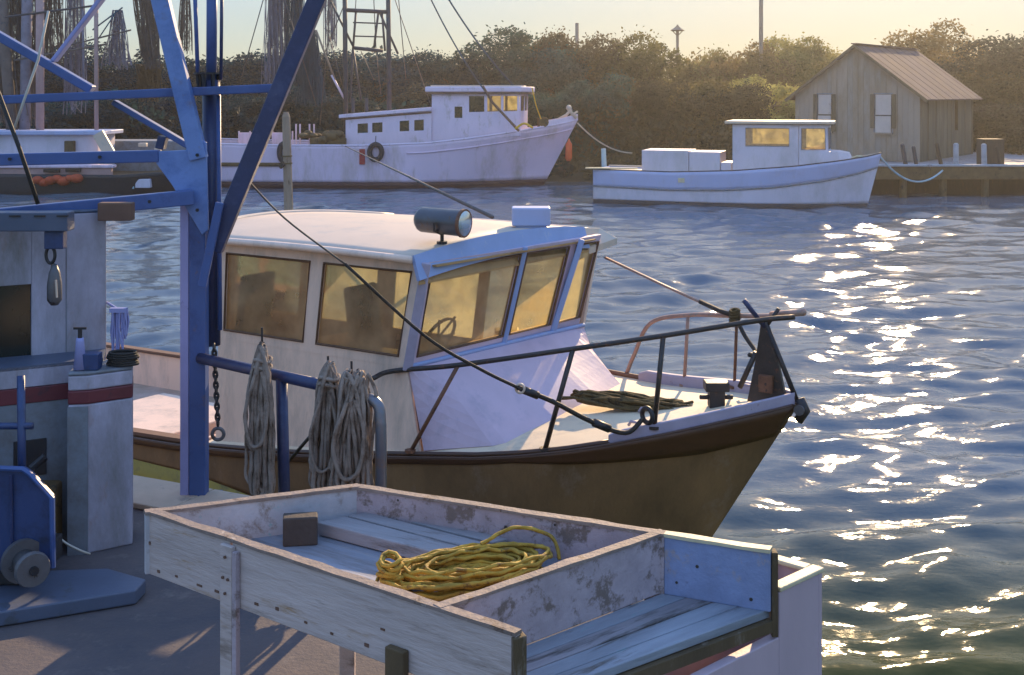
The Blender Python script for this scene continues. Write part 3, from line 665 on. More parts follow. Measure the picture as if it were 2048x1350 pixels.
# ---------------- trawler ----------------
def trawler():
    fr = Frame((3.18, 60, 0), -3.0); root = thing('trawler', fr(-9, 0, 0), 'large white fishing trawler with a tall wheelhouse moored along the far bank', 'trawler')
    st = [(0, .02, 3.17), (-.6, .5, 3.02), (-1.5, 1.05, 2.86), (-3.2, 1.85, 2.60), (-5, 2.35, 2.34), (-7, 2.65, 2.12), (-10, 2.75, 2.0), (-14, 2.75, 2.0), (-17, 2.65, 2.06), (-19, 2.45, 2.12)]
    pt, sm, Z, Bm, xs, TS = hull(fr, root, st, 'hull', mats=(('hull', None, .30, 'hullw', 0, 14), ('bottom_band', .31, -.4, 'redbottom', -.01, 5)), rake=.52, fl=.42, solid=.05)
    # deck with bulwark standing above it
    TD = [t for t in TS if t < -.3]
    MB().grid([[pt(t, -1, sm(t, Z)-.35).lerp(pt(t, 1, sm(t, Z)-.35), .5+.495*s)+Vector((0, 0, .08*(1-s*s))) for t in TD] for s in np.linspace(-1, 1, 7)]).build('deck', 'brown', root)
    for side in (-1, 1):
        e = [pt(t, side, sm(t, Z))+Vector((0, 0, .02)) for t in TS]; MB().tube(e, .05, 6).build('rail_cap', 'white', root, smooth=True)
    e = [pt(t, -1, sm(t, Z)-.42)-fr.v*.05 for t in TS if t > -8]; MB().tube(e, .035, 5).build('rub_rail', 'hullw', root, smooth=True)
    e = [pt(t, -1, 1.12)-fr.v*.05 for t in TS if t < -13.2]; MB().tube(e, .1, 6).build('rub_rail', 'ochrewood', root, smooth=True)
    # raised bow bulwark
    rws = []
    for k in range(3):
        rws.append([pt(t, -1, sm(t, Z))+Vector((0, 0, .02+.13*k)) for t in TS if t > -1.7])
    MB().grid(rws).build('bow_bulwark', 'white', root, solid=.05)
    MB().grid([[pt(t, 1, sm(t, Z))+Vector((0, 0, .02+.13*k)) for t in TS if t > -1.7] for k in range(3)]).build('bow_bulwark', 'white', root, solid=.05)
    # low cabin
    zb = 1.75
    def cab(t0, t1, s, zl0, zl1, nm):
        P = lambda t, sd, z: fr(t, sd, z)
        return P
    a, b, s_ = -11.0, -6.9, 1.85
    for side in (-1, 1):
        wins = [(.14, .26, .52, .80), (.31, .43, .52, .80), (.63, .74, .52, .80), (.80, .91, .52, .80)]
        pts = (fr(a, side*s_, zb), fr(b, side*s_, zb), fr(a, side*s_, 3.28), fr(b, side*s_, 3.62))
        if side == 1: pts = (pts[1], pts[0], pts[3], pts[2]); wins = [(1-f1, 1-f0, g0, g1) for f0, f1, g0, g1 in wins][::-1]
        panel(pts, wins, root, 'white', 'darkwin', th=.06, sealr=0, name='cabin_side')
    MB().prism([fr(a, -s_+.04, zb), fr(a, s_-.04, zb), fr(a, s_-.04, 3.28), fr(a, -s_+.04, 3.28)], fr.u*.06).build('cabin_back', 'white', root)
    rf = [fr(a-.3, -s_-.18, 3.28), fr(b, -s_-.18, 3.64), fr(b, s_+.18, 3.64), fr(a-.3, s_+.18, 3.28)]; MB().prism(rf, (0, 0, .17)).build('cabin_roof', 'white', root, bevel=.02)
    MB().beam(fr(a-.2, -s_-.04, 3.22), fr(b, -s_-.04, 3.56), .04, .07).build('eave_trim', 'trimbrown', root)
    MB().beam(fr(b-.1, -s_-.06, zb+.3), fr(b-.1, -s_-.06, 3.58), .09, .14).build('corner_trim', 'trimbrown', root)
    # wheelhouse
    a, b, s_, z1 = -6.9, -2.75, 1.75, 4.42
    def tf(s): return b+.28*(1-(s/s_)**2)
    wl = [(.145, .215, .615-.1, .80-.1)]
    gd = ['darkwin', 'glassfar', 'glassfar']
    for side in (-1, 1):
        pts = (fr(a, side*s_, zb), fr(a+1.75, side*s_, zb), fr(a, side*s_, z1), fr(a+1.75, side*s_, z1)); wins = [(.62, .83, .58, .78)]
        p2 = (fr(a+1.75, side*s_, 2.30), fr(b, side*s_*.97, 2.45), fr(a+1.75, side*s_, z1), fr(b, side*s_, z1)); w2 = [(.01, .31, .60, .96), (.37, .64, .60, .96), (.69, .96, .60, .96)]
        gl = ['darkwin', 'glass', 'glassfar'] if side == -1 else ['glassfar']*3
        if side == 1:
            pts = (pts[1], pts[0], pts[3], pts[2]); p2 = (p2[1], p2[0], p2[3], p2[2]); w2 = [(1-f1, 1-f0, g0, g1) for f0, f1, g0, g1 in w2][::-1]; wins = [(.17, .38, .58, .78)]
        panel(pts, wins, root, 'white', 'darkwin', th=.06, sealr=0, name='wheelhouse_side'); panel(p2, w2, root, 'white', gl, th=.06, sealr=0, name='wheelhouse_side')
    fs = [-s_, -1.1, -.37, .37, 1.1, s_]
    for i in range(5):
        s0, s1 = fs[i], fs[i+1]; panel((fr(tf(s0), s0*.97, 2.45), fr(tf(s1), s1*.97, 2.45), fr(tf(s0)+.05, s0, z1), fr(tf(s1)+.05, s1, z1)), [(.1, .9, .60, .96)], root, 'white', 'glassfar', th=.05, sealr=0, name='wheelhouse_front')
    MB().prism([fr(a, -s_+.04, zb), fr(a, s_-.04, zb), fr(a, s_-.04, z1), fr(a, -s_+.04, z1)], fr.u*.06).build('wheelhouse_back', 'white', root)
    rp = [fr(a-.3, -s_-.2, z1), fr(b+.1, -s_-.2, z1), fr(b+.55, -1.0, z1-.01), fr(b+.68, 0, z1-.01), fr(b+.55, 1.0, z1-.01), fr(b+.1, s_+.2, z1), fr(a-.3, s_+.2, z1)]
    MB().prism(rp, (0, 0, .1)).build('roof_soffit', 'trimbrown', root)
    rp = [p+Vector((0, 0, .1)) for p in rp]; MB().prism([p for p in rp], (0, 0, .26)).build('roof', 'white', root, bevel=.05)
    tp = [fr(a-.1, -1.4, z1+.36), fr(b+.2, -1.4, z1+.36), fr(b+.2, 1.4, z1+.36), fr(a-.1, 1.4, z1+.36)]; MB().prism(tp, (0, 0, .07)).build('roof_top', 'roofw', root)
    # exhaust / lean pole in front of the wheelhouse
    Y = 57.6
    MB().tube([at(965, 172, Y), at(985, 205, Y), at(1038, 262, Y)], .07, 6).build('boom', 'trimbrown', root)
    MB().tube(bez([at(1030, 258, 57.4), at(1048, 247, 57.4), at(1066, 256, 57.4)], 5), .06, 6).build('hose', 'yellow', root, smooth=True)
    MB().tube(bez([at(1064, 175, 58.4), at(1072, 210, 58.4), at(1082, 238, 58.6)], 5), .03, 5).build('stay', 'yellow', root)
    # windlass at bow and aft gear
    wl = MB(); c = at(1088, 244, 59.3); wl.cyl(c-fr.v*.3, c+fr.v*.3, .16, 10).cyl(c-fr.v*.35, c-fr.v*.3, .24, 10).cyl(c+fr.v*.3, c+fr.v*.35, .24, 10).cyl(c+Vector((-.25, 0, -.3)), c+Vector((-.25, 0, .2)), .07, 8).build('windlass', 'brown', root)
    # gallows frame: two dark legs with cross bars and a ladder between
    Y = 60.2; g = MB(); zb_ = 1.7
    def pole(px0, y0, px1, y1, r, m='steel', nm='gallows_leg'):
        MB().tube([at(px0, y0, Y), at(px1, y1, Y)], r, 8).build(nm, m, root, smooth=True)
    pole(689, -90, 692, 300, .115); pole(776, -90, 779, 300, .115)
    pole(688, 20, 777, 24, .1, nm='cross_bar'); pole(709, 96, 766, 102, .09, nm='cross_bar')
    for p in ((712, 22, 706, 98), (764, 24, 770, 102), (706, 98, 700, 205), (757, 22, 748, 96), (760, 26, 796, 108), (706, 100, 722, 200), (655, -10, 708, 96)): pole(*p, .055, nm='ladder_rail')
    for px, py in ((712, 45), (711, 72)): pole(706, py, 770, py+2, .035, nm='rung')
    for p in ((744, -80, 752, 96), (716, -60, 700, 180), (668, -60, 640, 250), (722, 102, 748, 160), (752, 100, 762, 190), (790, -80, 812, 160), (770, -60, 865, 220), (655, 60, 690, 190)): pole(*p, .022, 'wire', 'rigging_wire')
    pole(632, 60, 670, 160, .05, 'pile', 'boom'); pole(663, 150, 690, 200, .06, 'hullw', 'boom')
    # aft pulpits and clutter on the stern deck
    for px in (479, 545):
        c0 = at(px, 290, 59.0); c1 = at(px+34, 265, 59.0); MB().box((c0.x, 59, c0.z), (c1.x, 59.1, c1.z)).build('rail_board', 'hullw', root)
    for px in (478, 500, 545, 585, 592, 600, 619, 628): MB().cyl(at(px, 262-(px > 590)*14, 58.9), at(px, 296, 58.9), .04, 6).build('rail_post', 'hullw', root)
    r = random.Random(4)
    for k in range(9):
        c = at(606+k*10, 276+r.uniform(-8, 6), 58.8+r.uniform(-.6, .6)); MB().ball(c, r.uniform(.18, .34), 8, r.uniform(.5, .9)).build('deck_gear', r.choice(['brown', 'brown', 'ochrewood', 'darkwood']), root, smooth=True)
    c = at(660, 285, 58.8); MB().box((c.x-.9, 58.4, 1.7), (c.x+.8, 59.6, 2.35)).build('fish_hatch', 'brown', root, bevel=.04)
    c = at(738, 228, 60.3)
    for px in (706, 733): MB().cyl(at(px, 232, 60), at(px, 196, 60), .09, 8).build('vent_pipe', 'steel', root)
    # draught mark board
    c = pt(-10.05, -1, 1.5); MB().obox(c-fr.v*.05, fr.u*.13, fr.v*.02, Vector((0, 0, .36))).build('red_board', 'red', root)
    for px, py0, py1 in ((540, 296, 332),): MB().tube([at(px, py0, 57.7), at(px+4, py1, 57.7)], .05, 5).build('rust_streak', 'trimbrown', root) if False else None
    return fr, pt, root
tfr, tpt, troot = trawler()
def torus(c, nrm, R0, r0, n=22, sq=1.0):
    c = Vector(c); nrm = Vector(nrm).normalized(); x = nrm.cross(Vector((0, 0, 1))).normalized(); z = x.cross(nrm)
    return MB().tube([c+x*math.cos(6.2832*k/n)*R0*sq+z*math.sin(6.2832*k/n)*R0 for k in range(n)], r0, 9, closed=True)
c = tpt(-9.4, -1, 1.72)-tfr.v*.16; tag(torus(c, tfr.v, .36, .12, sq=.8).build('tyre_fender', 'tyre', smooth=True), 'black tyre fender hanging below the low cabin of the trawler', 'tyre', 'tyres hung on the trawler side')
tag(MB().tube([c+Vector((0, 0, .45)), c+Vector((0, .1, .75))], .02, 5).build('fender_rope', 'blackrope'), 'short dark rope holding the tyre below the low cabin', 'rope')
c = tpt(-13.75, -1, 1.7)-tfr.v*.14; tag(torus(c, tfr.v, .40, .13, sq=.45).build('tyre_fender', 'tyre', smooth=True), 'narrow tyre fender hanging at the trawler stern beside the piling', 'tyre', 'tyres hung on the trawler side')
# buoy and anchor on the trawler bow
p0 = at(1138, 282, 59.2); p1 = at(1137, 322, 59.2); tag(MB().tube([p0+Vector((0, 0, .12)), p0, p0.lerp(p1, .15), p0.lerp(p1, .85), p1], [.02, .06, .15, .17, .1], 12).build('fender_buoy', 'orange', smooth=True), 'orange red fender hanging under the trawler bow', 'fender')
mb = MB(); c = at(1141, 232, 59.8)
mb.tube([c+Vector((-.75, 0, -.25)), c+Vector((-.2, 0, .05)), c+Vector((.05, 0, .33))], .07, 7).tube([c+Vector((.3, 0, -.1)), c+Vector((-.05, 0, .25)), c+Vector((-.12, 0, .42))], [.09, .08, .12], 7).ball(c+Vector((-.08, 0, .4)), .14, 7).tube([c+Vector((0, 0, 0)), c+Vector((.35, .1, .22))], .05, 6)
tag(mb.build('anchor', 'roofw', smooth=True), 'small white anchor stowed on the tip of the trawler bow', 'anchor')
rope('mooring_line', 'lightrope', sag(at(1155, 246, 59.7), at(1264, 306, 62), .35), .035, 'pale mooring line from the trawler bow to the far bank', 'rope')
rope('rigging_line', 'netblue', sag(at(853, -20, 58), at(967, 178, 57.5), .25), .035, 'left of the two rigging lines coming down to the trawler wheelhouse roof', 'rigging line', 5)
rope('rigging_line', 'netblue', sag(at(886, -20, 58), at(1026, 170, 57.6), .25), .04, 'right of the two rigging lines coming down to the trawler wheelhouse roof', 'rigging line', 5)
a = at(572, 224, 45); b = Vector((a.x+.12, 45, -.6))
rt = thing('mooring_piling', (a.x, 45, 0), 'tall weathered wooden piling standing in the water before the trawler stern', 'piling')
MB().tube([a, a.lerp(b, .04), a.lerp(b, .3), b], [.09, .15, .155, .175], 12).build('pile', 'pile', rt, smooth=False)
for f in (.36, .42): MB().tube([a.lerp(b, f), a.lerp(b, f+.012)], .18, 12).build('pile_band', 'brown', rt)
MB().beam(at(560, 334, 44.9), at(567, 326, 44.8), .1, .16).build('cleat', 'darkwood', rt)

# ---------------- small workboat on the right ----------------
M['strake'] = mat('upper_strake_paint', (.40, .45, .66), .45, .06, (.34, .34, .44), .15, .8, .08, streak=.4, hard=.3)
def lobster():
    fr = Frame((14.39, 48.2, 0), -18); root = thing('cabin_boat', fr(-5.6, 0, 0), 'smaller pale blue and white cabin workboat moored by the grey shed', 'boat')
    st = [(0, .02, 2.12), (-.5, .42, 2.0), (-1.5, .95, 1.84), (-3.2, 1.4, 1.62), (-5.5, 1.6, 1.42), (-8, 1.58, 1.32), (-11.2, 1.4, 1.36)]
    gz = lambda t: float(np.interp(t, [-11.2, -8, -6, -4, -2, -.8, 0], [.70, .62, .66, .80, 1.08, 1.34, 1.58]))
    pt, sm, Z, Bm, xs, TS = hull(fr, root, st, 'hull', mats=(('upper_strake', None, gz, 'strake', .015, 6), ('hull', gz, .16, 'lobw', 0, 10), ('bottom_band', .17, -.4, 'darkbottom', -.01, 4)), rake=.25, fl=.35, solid=.04)
    MB().grid([[pt(t, -1, sm(t, Z)-.1).lerp(pt(t, 1, sm(t, Z)-.1), .5+.495*s)+Vector((0, 0, .06*(1-s*s)*min(1, sm(t, Bm)))) for t in TS[:-1]] for s in np.linspace(-1, 1, 5)]).build('deck', 'deck', root)
    for side in (-1, 1):
        MB().tube([pt(t, side, gz(t))+fr.v*side*.03 for t in TS], .04, 6).build('guard_rail', 'houseg', root, smooth=True)
        MB().tube([pt(t, side, sm(t, Z))+Vector((0, 0, .015)) for t in TS], .035, 6).build('gunwale', 'darkbottom' if side < 0 else 'roofw', root, smooth=True)
    MB().beam(pt(-11.15, -1, 1.38)+Vector((-.35, 0, .05)), fr(-9.4, -1.3, 1.43), .25, .05).build('stern_board', 'yellow' if False else 'tubrim', root)
    z0, z1 = 1.3, 3.26; s_ = 1.1; a, b, c_ = -5.6, -3.05, -1.95
    for side in (-1, 1):
        w1 = [(.20, .86, .56, .92)]; pts = (fr(a, side*s_, z0), fr(b, side*s_, z0), fr(a, side*s_, z1), fr(b, side*s_, z1)); gl = 'glassfar' if side > 0 else 'glass'
        w2 = [(.08, .92, .50, .92)]; p2 = (fr(b, side*s_, z0), fr(c_, side*.72, z0), fr(b+.02, side*s_, z1), fr(c_-.05, side*.75, z1))
        if side == 1: pts = (pts[1], pts[0], pts[3], pts[2]); w1 = [(.14, .80, .56, .92)]; p2 = (p2[1], p2[0], p2[3], p2[2])
        panel(pts, w1, root, 'lobw', gl, th=.05, sealr=.02, name='cabin_side', sealm='houseg'); panel(p2, w2, root, 'lobw', gl, th=.05, sealr=.02, name='windshield_side', sealm='houseg')
    panel((fr(c_, -.72, z0), fr(c_, .72, z0), fr(c_-.05, -.75, z1), fr(c_-.05, .75, z1)), [(.05, .47, .5, .92), (.53, .95, .5, .92)], root, 'lobw', 'glassfar', th=.05, sealr=.02, name='windshield', sealm='houseg')
    rp = [fr(a-.3, -s_-.12, z1), fr(b+.1, -s_-.12, z1), fr(c_+.2, -.8, z1), fr(c_+.2, .8, z1), fr(b+.1, s_+.12, z1), fr(a-.3, s_+.12, z1)]
    MB().prism(rp, (0, 0, .12)).build('roof', 'roofw', root, bevel=.03); MB().prism([p+Vector((0, 0, .005))-Vector((0, 0, .03)) for p in rp], (0, 0, .025)).build('roof_edge', 'darkbottom', root)
    # trunk cabin forward
    mb = MB(); top = [fr(b+.03, -s_-.02, 2.22), fr(c_+.35, -.8, 2.2), fr(c_+.75, -.35, 2.15), fr(c_+.75, .35, 2.15), fr(c_+.35, .8, 2.2), fr(b+.03, s_+.02, 2.22)]
    bot = [fr(b+.03, -s_-.08, 1.5), fr(c_+.5, -.80, 1.66), fr(c_+.95, -.35, 1.72), fr(c_+.95, .35, 1.72), fr(c_+.5, .80, 1.66), fr(b+.03, s_+.08, 1.4)]
    mb.add(bot+top, [(0,1,7,6),(1,2,8,7),(2,3,9,8),(3,4,10,9),(4,5,11,10),(6,7,8,9,10,11)]).build('trunk_cabin', 'lobw', root)
    # fish boxes amidships
    def bx(t0, t1, s0, s1, zz0, zz1, nm, m='lobw'):
        MB().hexa([fr(t0, s0, zz0), fr(t1, s0, zz0), fr(t1, s1, zz0), fr(t0, s1, zz0), fr(t0, s0, zz1), fr(t1, s0, zz1), fr(t1, s1, zz1), fr(t0, s1, zz1)]).build(nm, m, root, bevel=.02)
    bx(-9.25, -7.35, -1.12, .7, 1.28, 2.17, 'fish_box'); bx(-7.33, -6.1, -1.1, .6, 1.3, 2.13, 'engine_box', 'lobw'); bx(-6.08, -5.65, -1.05, .6, 1.3, 1.72, 'step_box')
    p = pt(-7.55, -1, 1.02)-fr.v*.035; MB().obox(p, fr.u*.13, fr.v*.015, Vector((0, 0, .09))).build('name_plate', 'tubrim', root)
    mb = MB()
    for k in range(5): mb.tube([fr(-1.2+k*.05, -.3+k*.12, 1.9), fr(-.9+k*.03, -.2+k*.1, 2.02), fr(-.6, -.25+k*.1, 1.95)], .03, 5)
    mb.build('deck_lashing', 'tubrim', root)
    return fr, pt
lfr, lpt = lobster()
a = at(1207, 297, 52.5); b = at(1212, 331, 52.5); b.z = -.8; tag(MB().tube([a, b], [.1, .13], 8).build('mooring_post', 'bluerope', smooth=False), 'pale blue post rising behind the stern of the small workboat', 'post')
rope('mooring_line', 'bluerope', sag(lfr(-.05, 0, 2.02), at(1885, 341, 53.0), .72, 18), .04, 'thick pale blue line drooping from the small workboat bow to the wharf', 'rope')

# ---------------- dark workboat with nets, far left ----------------
def netboat():
    fr = Frame((-14.3, 56.5, 0), -2); root = thing('net_boat', fr(-6, 0, 0), 'low dark hulled net boat with a white deck cabin at the far left', 'boat')
    st = [(0, .3, 1.15), (-1, 1.2, .95), (-3, 1.9, .85), (-8, 2.1, .9), (-14, 2.0, 1.0)]
    pt, sm, Z, Bm, xs, TS = hull(fr, root, st, 'hull', mats=(('hull', None, -.3, 'iron', 0, 8),), rake=.4, fl=.3)
    MB().grid([[fr(t, s*sm(t, Bm)*.98, sm(t, Z)-.05) for t in TS] for s in (-1, 0, 1)]).build('deck', 'brown', root)
    def bx(px0, y0, px1, y1, Y, dep, nm, m, bev=.03):
        a = at(px0, y1, Y); b = at(px1, y0, Y); return MB().box((a.x, Y, a.z), (b.x, Y+dep, b.z)).build(nm, m, root, bevel=bev)
    bx(-260, 335, 222, 366, 54.9, .3, 'bulwark', 'pink'); bx(-260, 330, 226, 336, 54.8, .5, 'bulwark_cap', 'hullw')
    bx(-260, 268, 196, 334, 55.6, 2.4, 'deck_cabin', 'lobw'); bx(-260, 262, 205, 270, 55.3, 3.0, 'cabin_roof', 'strake')
    a = at(196, 266, 55.2); b = at(222, 312, 55.2); MB().beam(a, b, .5, .16, up=(0, 1, 0)).build('awning_edge', 'roofw', root)
    bx(128, 282, 147, 310, 55.3, .3, 'cabin_door', 'ochrewood'); bx(86, 338, 118, 345, 54.6, .2, 'scupper', 'darkwood'); bx(130, 337, 160, 344, 54.6, .2, 'scupper', 'darkwood')
    bx(225, 352, 268, 378, 55.0, .5, 'fish_box', 'bluerope'); bx(270, 358, 300, 376, 55.0, .5, 'fish_box', 'lobw')
    r = random.Random(11)
    for k in range(7):
        c = at(75+k*13, 362+r.uniform(-6, 4), 54.5); MB().ball(c, r.uniform(.2, .32), 8, .7).build('net_float_heap', 'redgear', root, smooth=True)
    for px in (277, 282, 312): pass
    bx(276, 286, 292, 294, 57, .3, 'white_float', 'roofw'); bx(308, 296, 320, 302, 57, .3, 'white_float', 'roofw')
    # brown cabin block behind, masts and booms
    bx(160, 282, 372, 352, 58.2, 2.4, 'aft_house', 'houseg')
    def pole(p, r, m, nm): MB().tube([at(p[0], p[1], p[4]), at(p[2], p[3], p[4])], r, 8).build(nm, m, root, smooth=True)
    pole((80, -60, 80, 268, 57), .20, 'pink', 'mast'); pole((192, -60, 193, 268, 57), .1, 'pink', 'mast')
    pole((0, -30, 30, 330, 57.4), .28, 'net', 'mast'); pole((55, -40, 48, 330, 57.6), .26, 'netlav', 'mast')
    pole((10, 34, 200, 10, 56.8), .05, 'steel', 'boom'); pole((30, 120, 215, 88, 57), .05, 'net', 'boom'); pole((165, -20, 168, 200, 57), .05, 'netlav', 'stay'); pole((150, -20, 150, 150, 57), .03, 'net', 'stay')
    pole((185, 60, 245, 15, 57), .035, 'netblue', 'stay'); pole((235, 20, 185, 95, 57), .03, 'netblue', 'stay'); pole((140, 90, 262, 60, 57), .04, 'net', 'boom')
    return root
netboat()
def netdrape(px, y0, y1, w0, w1, Y, m, label, seed, nst=46, lean=0, name='fishing_net'):
    """a gathered trawl net hung from a block: many strands fanning out, with crossing twine"""
    nst = int(nst*2.1); r = random.Random(seed); mb = MB(); top = at(px, y0, Y); bot = at(px+lean, y1, Y); L = (top-bot).length
    W0 = w0/F*Y/2; W1 = w1/F*Y/2
    S = []
    for k in range(nst):
        a = r.uniform(0, 6.28); rr = math.sqrt(r.random()); ph = r.uniform(0, 6); pts = []
        end = r.uniform(.8, 1)
        for i in range(9):
            t = i/8*end; w_ = lerp(W0, W1, t**.8)*(1+.12*math.sin(5*t+ph)); p = top.lerp(bot, t)
            pts.append(p+Vector((math.cos(a+.5*t)*rr*w_, math.sin(a+.5*t)*rr*w_*.6, 0)))
        S.append(pts); mb.tube(pts, r.uniform(.010, .026), 3)
    for k in range(nst*5):
        i = r.randrange(8); a, b = r.sample(S, 2); mb.tube([a[i], b[i+1]], .009, 3)
    tag(mb.build(name, m), label, 'fishing net', 'nets hung up to dry above the boats')
netdrape(28, -60, 255, 60, 130, 58, 'net', 'wide brown net bundle at the far left above the white cabin roof', 1, 70)
netdrape(95, -60, 150, 50, 70, 58.4, 'net', 'brown net with rusty patches hanging beside the top of the pale rope', 2, 40)
netdrape(150, -60, 230, 34, 50, 58, 'netlav', 'thin grey net hanging in the middle of the left rigging', 6, 26)
netdrape(285, -70, 140, 70, 34, 58, 'net', 'brown net bundle directly left of the slanting light blue hoist leg', 3, 60, lean=18)
netdrape(235, 20, 140, 20, 60, 57.5, 'netlav', 'short spread grey net left of the slanting light blue leg', 12, 26)
netdrape(370, -60, 110, 14, 34, 60, 'net', 'thin ochre brown net between the slanting leg and the blue mast', 4, 16)
netdrape(552, -60, 190, 40, 60, 61, 'netlav', 'mauve grey net hanging left of the slanting blue bar', 5, 46)
netdrape(590, -60, 170, 34, 46, 61, 'netblue', 'dark blue green net hanging behind the slanting blue bar', 7, 46)
netdrape(623, 60, 215, 18, 60, 61.3, 'netblue', 'lowest dark blue net above the trawler stern', 8, 46)
netdrape(660, -60, 110, 20, 34, 61, 'netlav', 'thin grey net just left of the gallows frame', 9, 14)
for px0, y0, px1, y1, lb in ((532, -20, 480, 165, 'thin stay right of the blue mast running down to the left'), (570, 0, 632, 210, 'thin stay crossing behind the slanting blue bar'), (700, -20, 640, 130, 'thin stay falling left from the gallows top')):
    rope('stay_wire', 'wire', [at(px0, y0, 60.5), at(px1, y1, 60.5)], .025, lb, 'stay', 4)
netdrape(300, 128, 205, 60, 46, 60, 'ochrewood', 'short ochre bundled net lashed behind the slanting blue leg', 14, 40, name='net_bundle')
# ---------------- near dock ----------------
DZ = 2.0
def dock():
    top = [(-9, -3), (1.12, -3), (1.12, 5.75), (1.0, 6.28), (-.4, 6.95), (-1.85, 7.68), (-2.45, 7.97), (-9, 11.2)]
    mb = MB().prism([(x, y, DZ-.35) for x, y in top], (0, 0, .35)); o = mb.build('dock', 'concrete', origin=(0, 5, DZ), bevel=.02); tag(o, 'grey concrete dock in the foreground', kind='structure')
    mb = MB().prism([(x*.995-.02, y*.995-.03, -.8) for x, y in top], (0, 0, DZ-.35+.8)); tag(mb.build('dock_wall', 'seawall', origin=(0, 5, 0)), 'stained wall under the dock edge', kind='structure')
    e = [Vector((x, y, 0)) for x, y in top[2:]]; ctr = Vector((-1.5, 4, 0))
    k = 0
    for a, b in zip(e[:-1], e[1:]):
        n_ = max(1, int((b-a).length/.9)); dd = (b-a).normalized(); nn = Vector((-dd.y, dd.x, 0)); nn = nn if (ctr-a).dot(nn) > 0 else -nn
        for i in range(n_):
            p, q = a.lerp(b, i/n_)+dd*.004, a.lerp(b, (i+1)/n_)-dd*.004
            MB().prism([Vector((v.x, v.y, DZ+.004)) for v in (p, q, q+nn*.42, p+nn*.42)], (0, 0, .035)).build('sunlit_edge_slab', 'sunlit_edge', o, bevel=.008)  # pale slabs added as a strip of sunlight along the dock
dock()

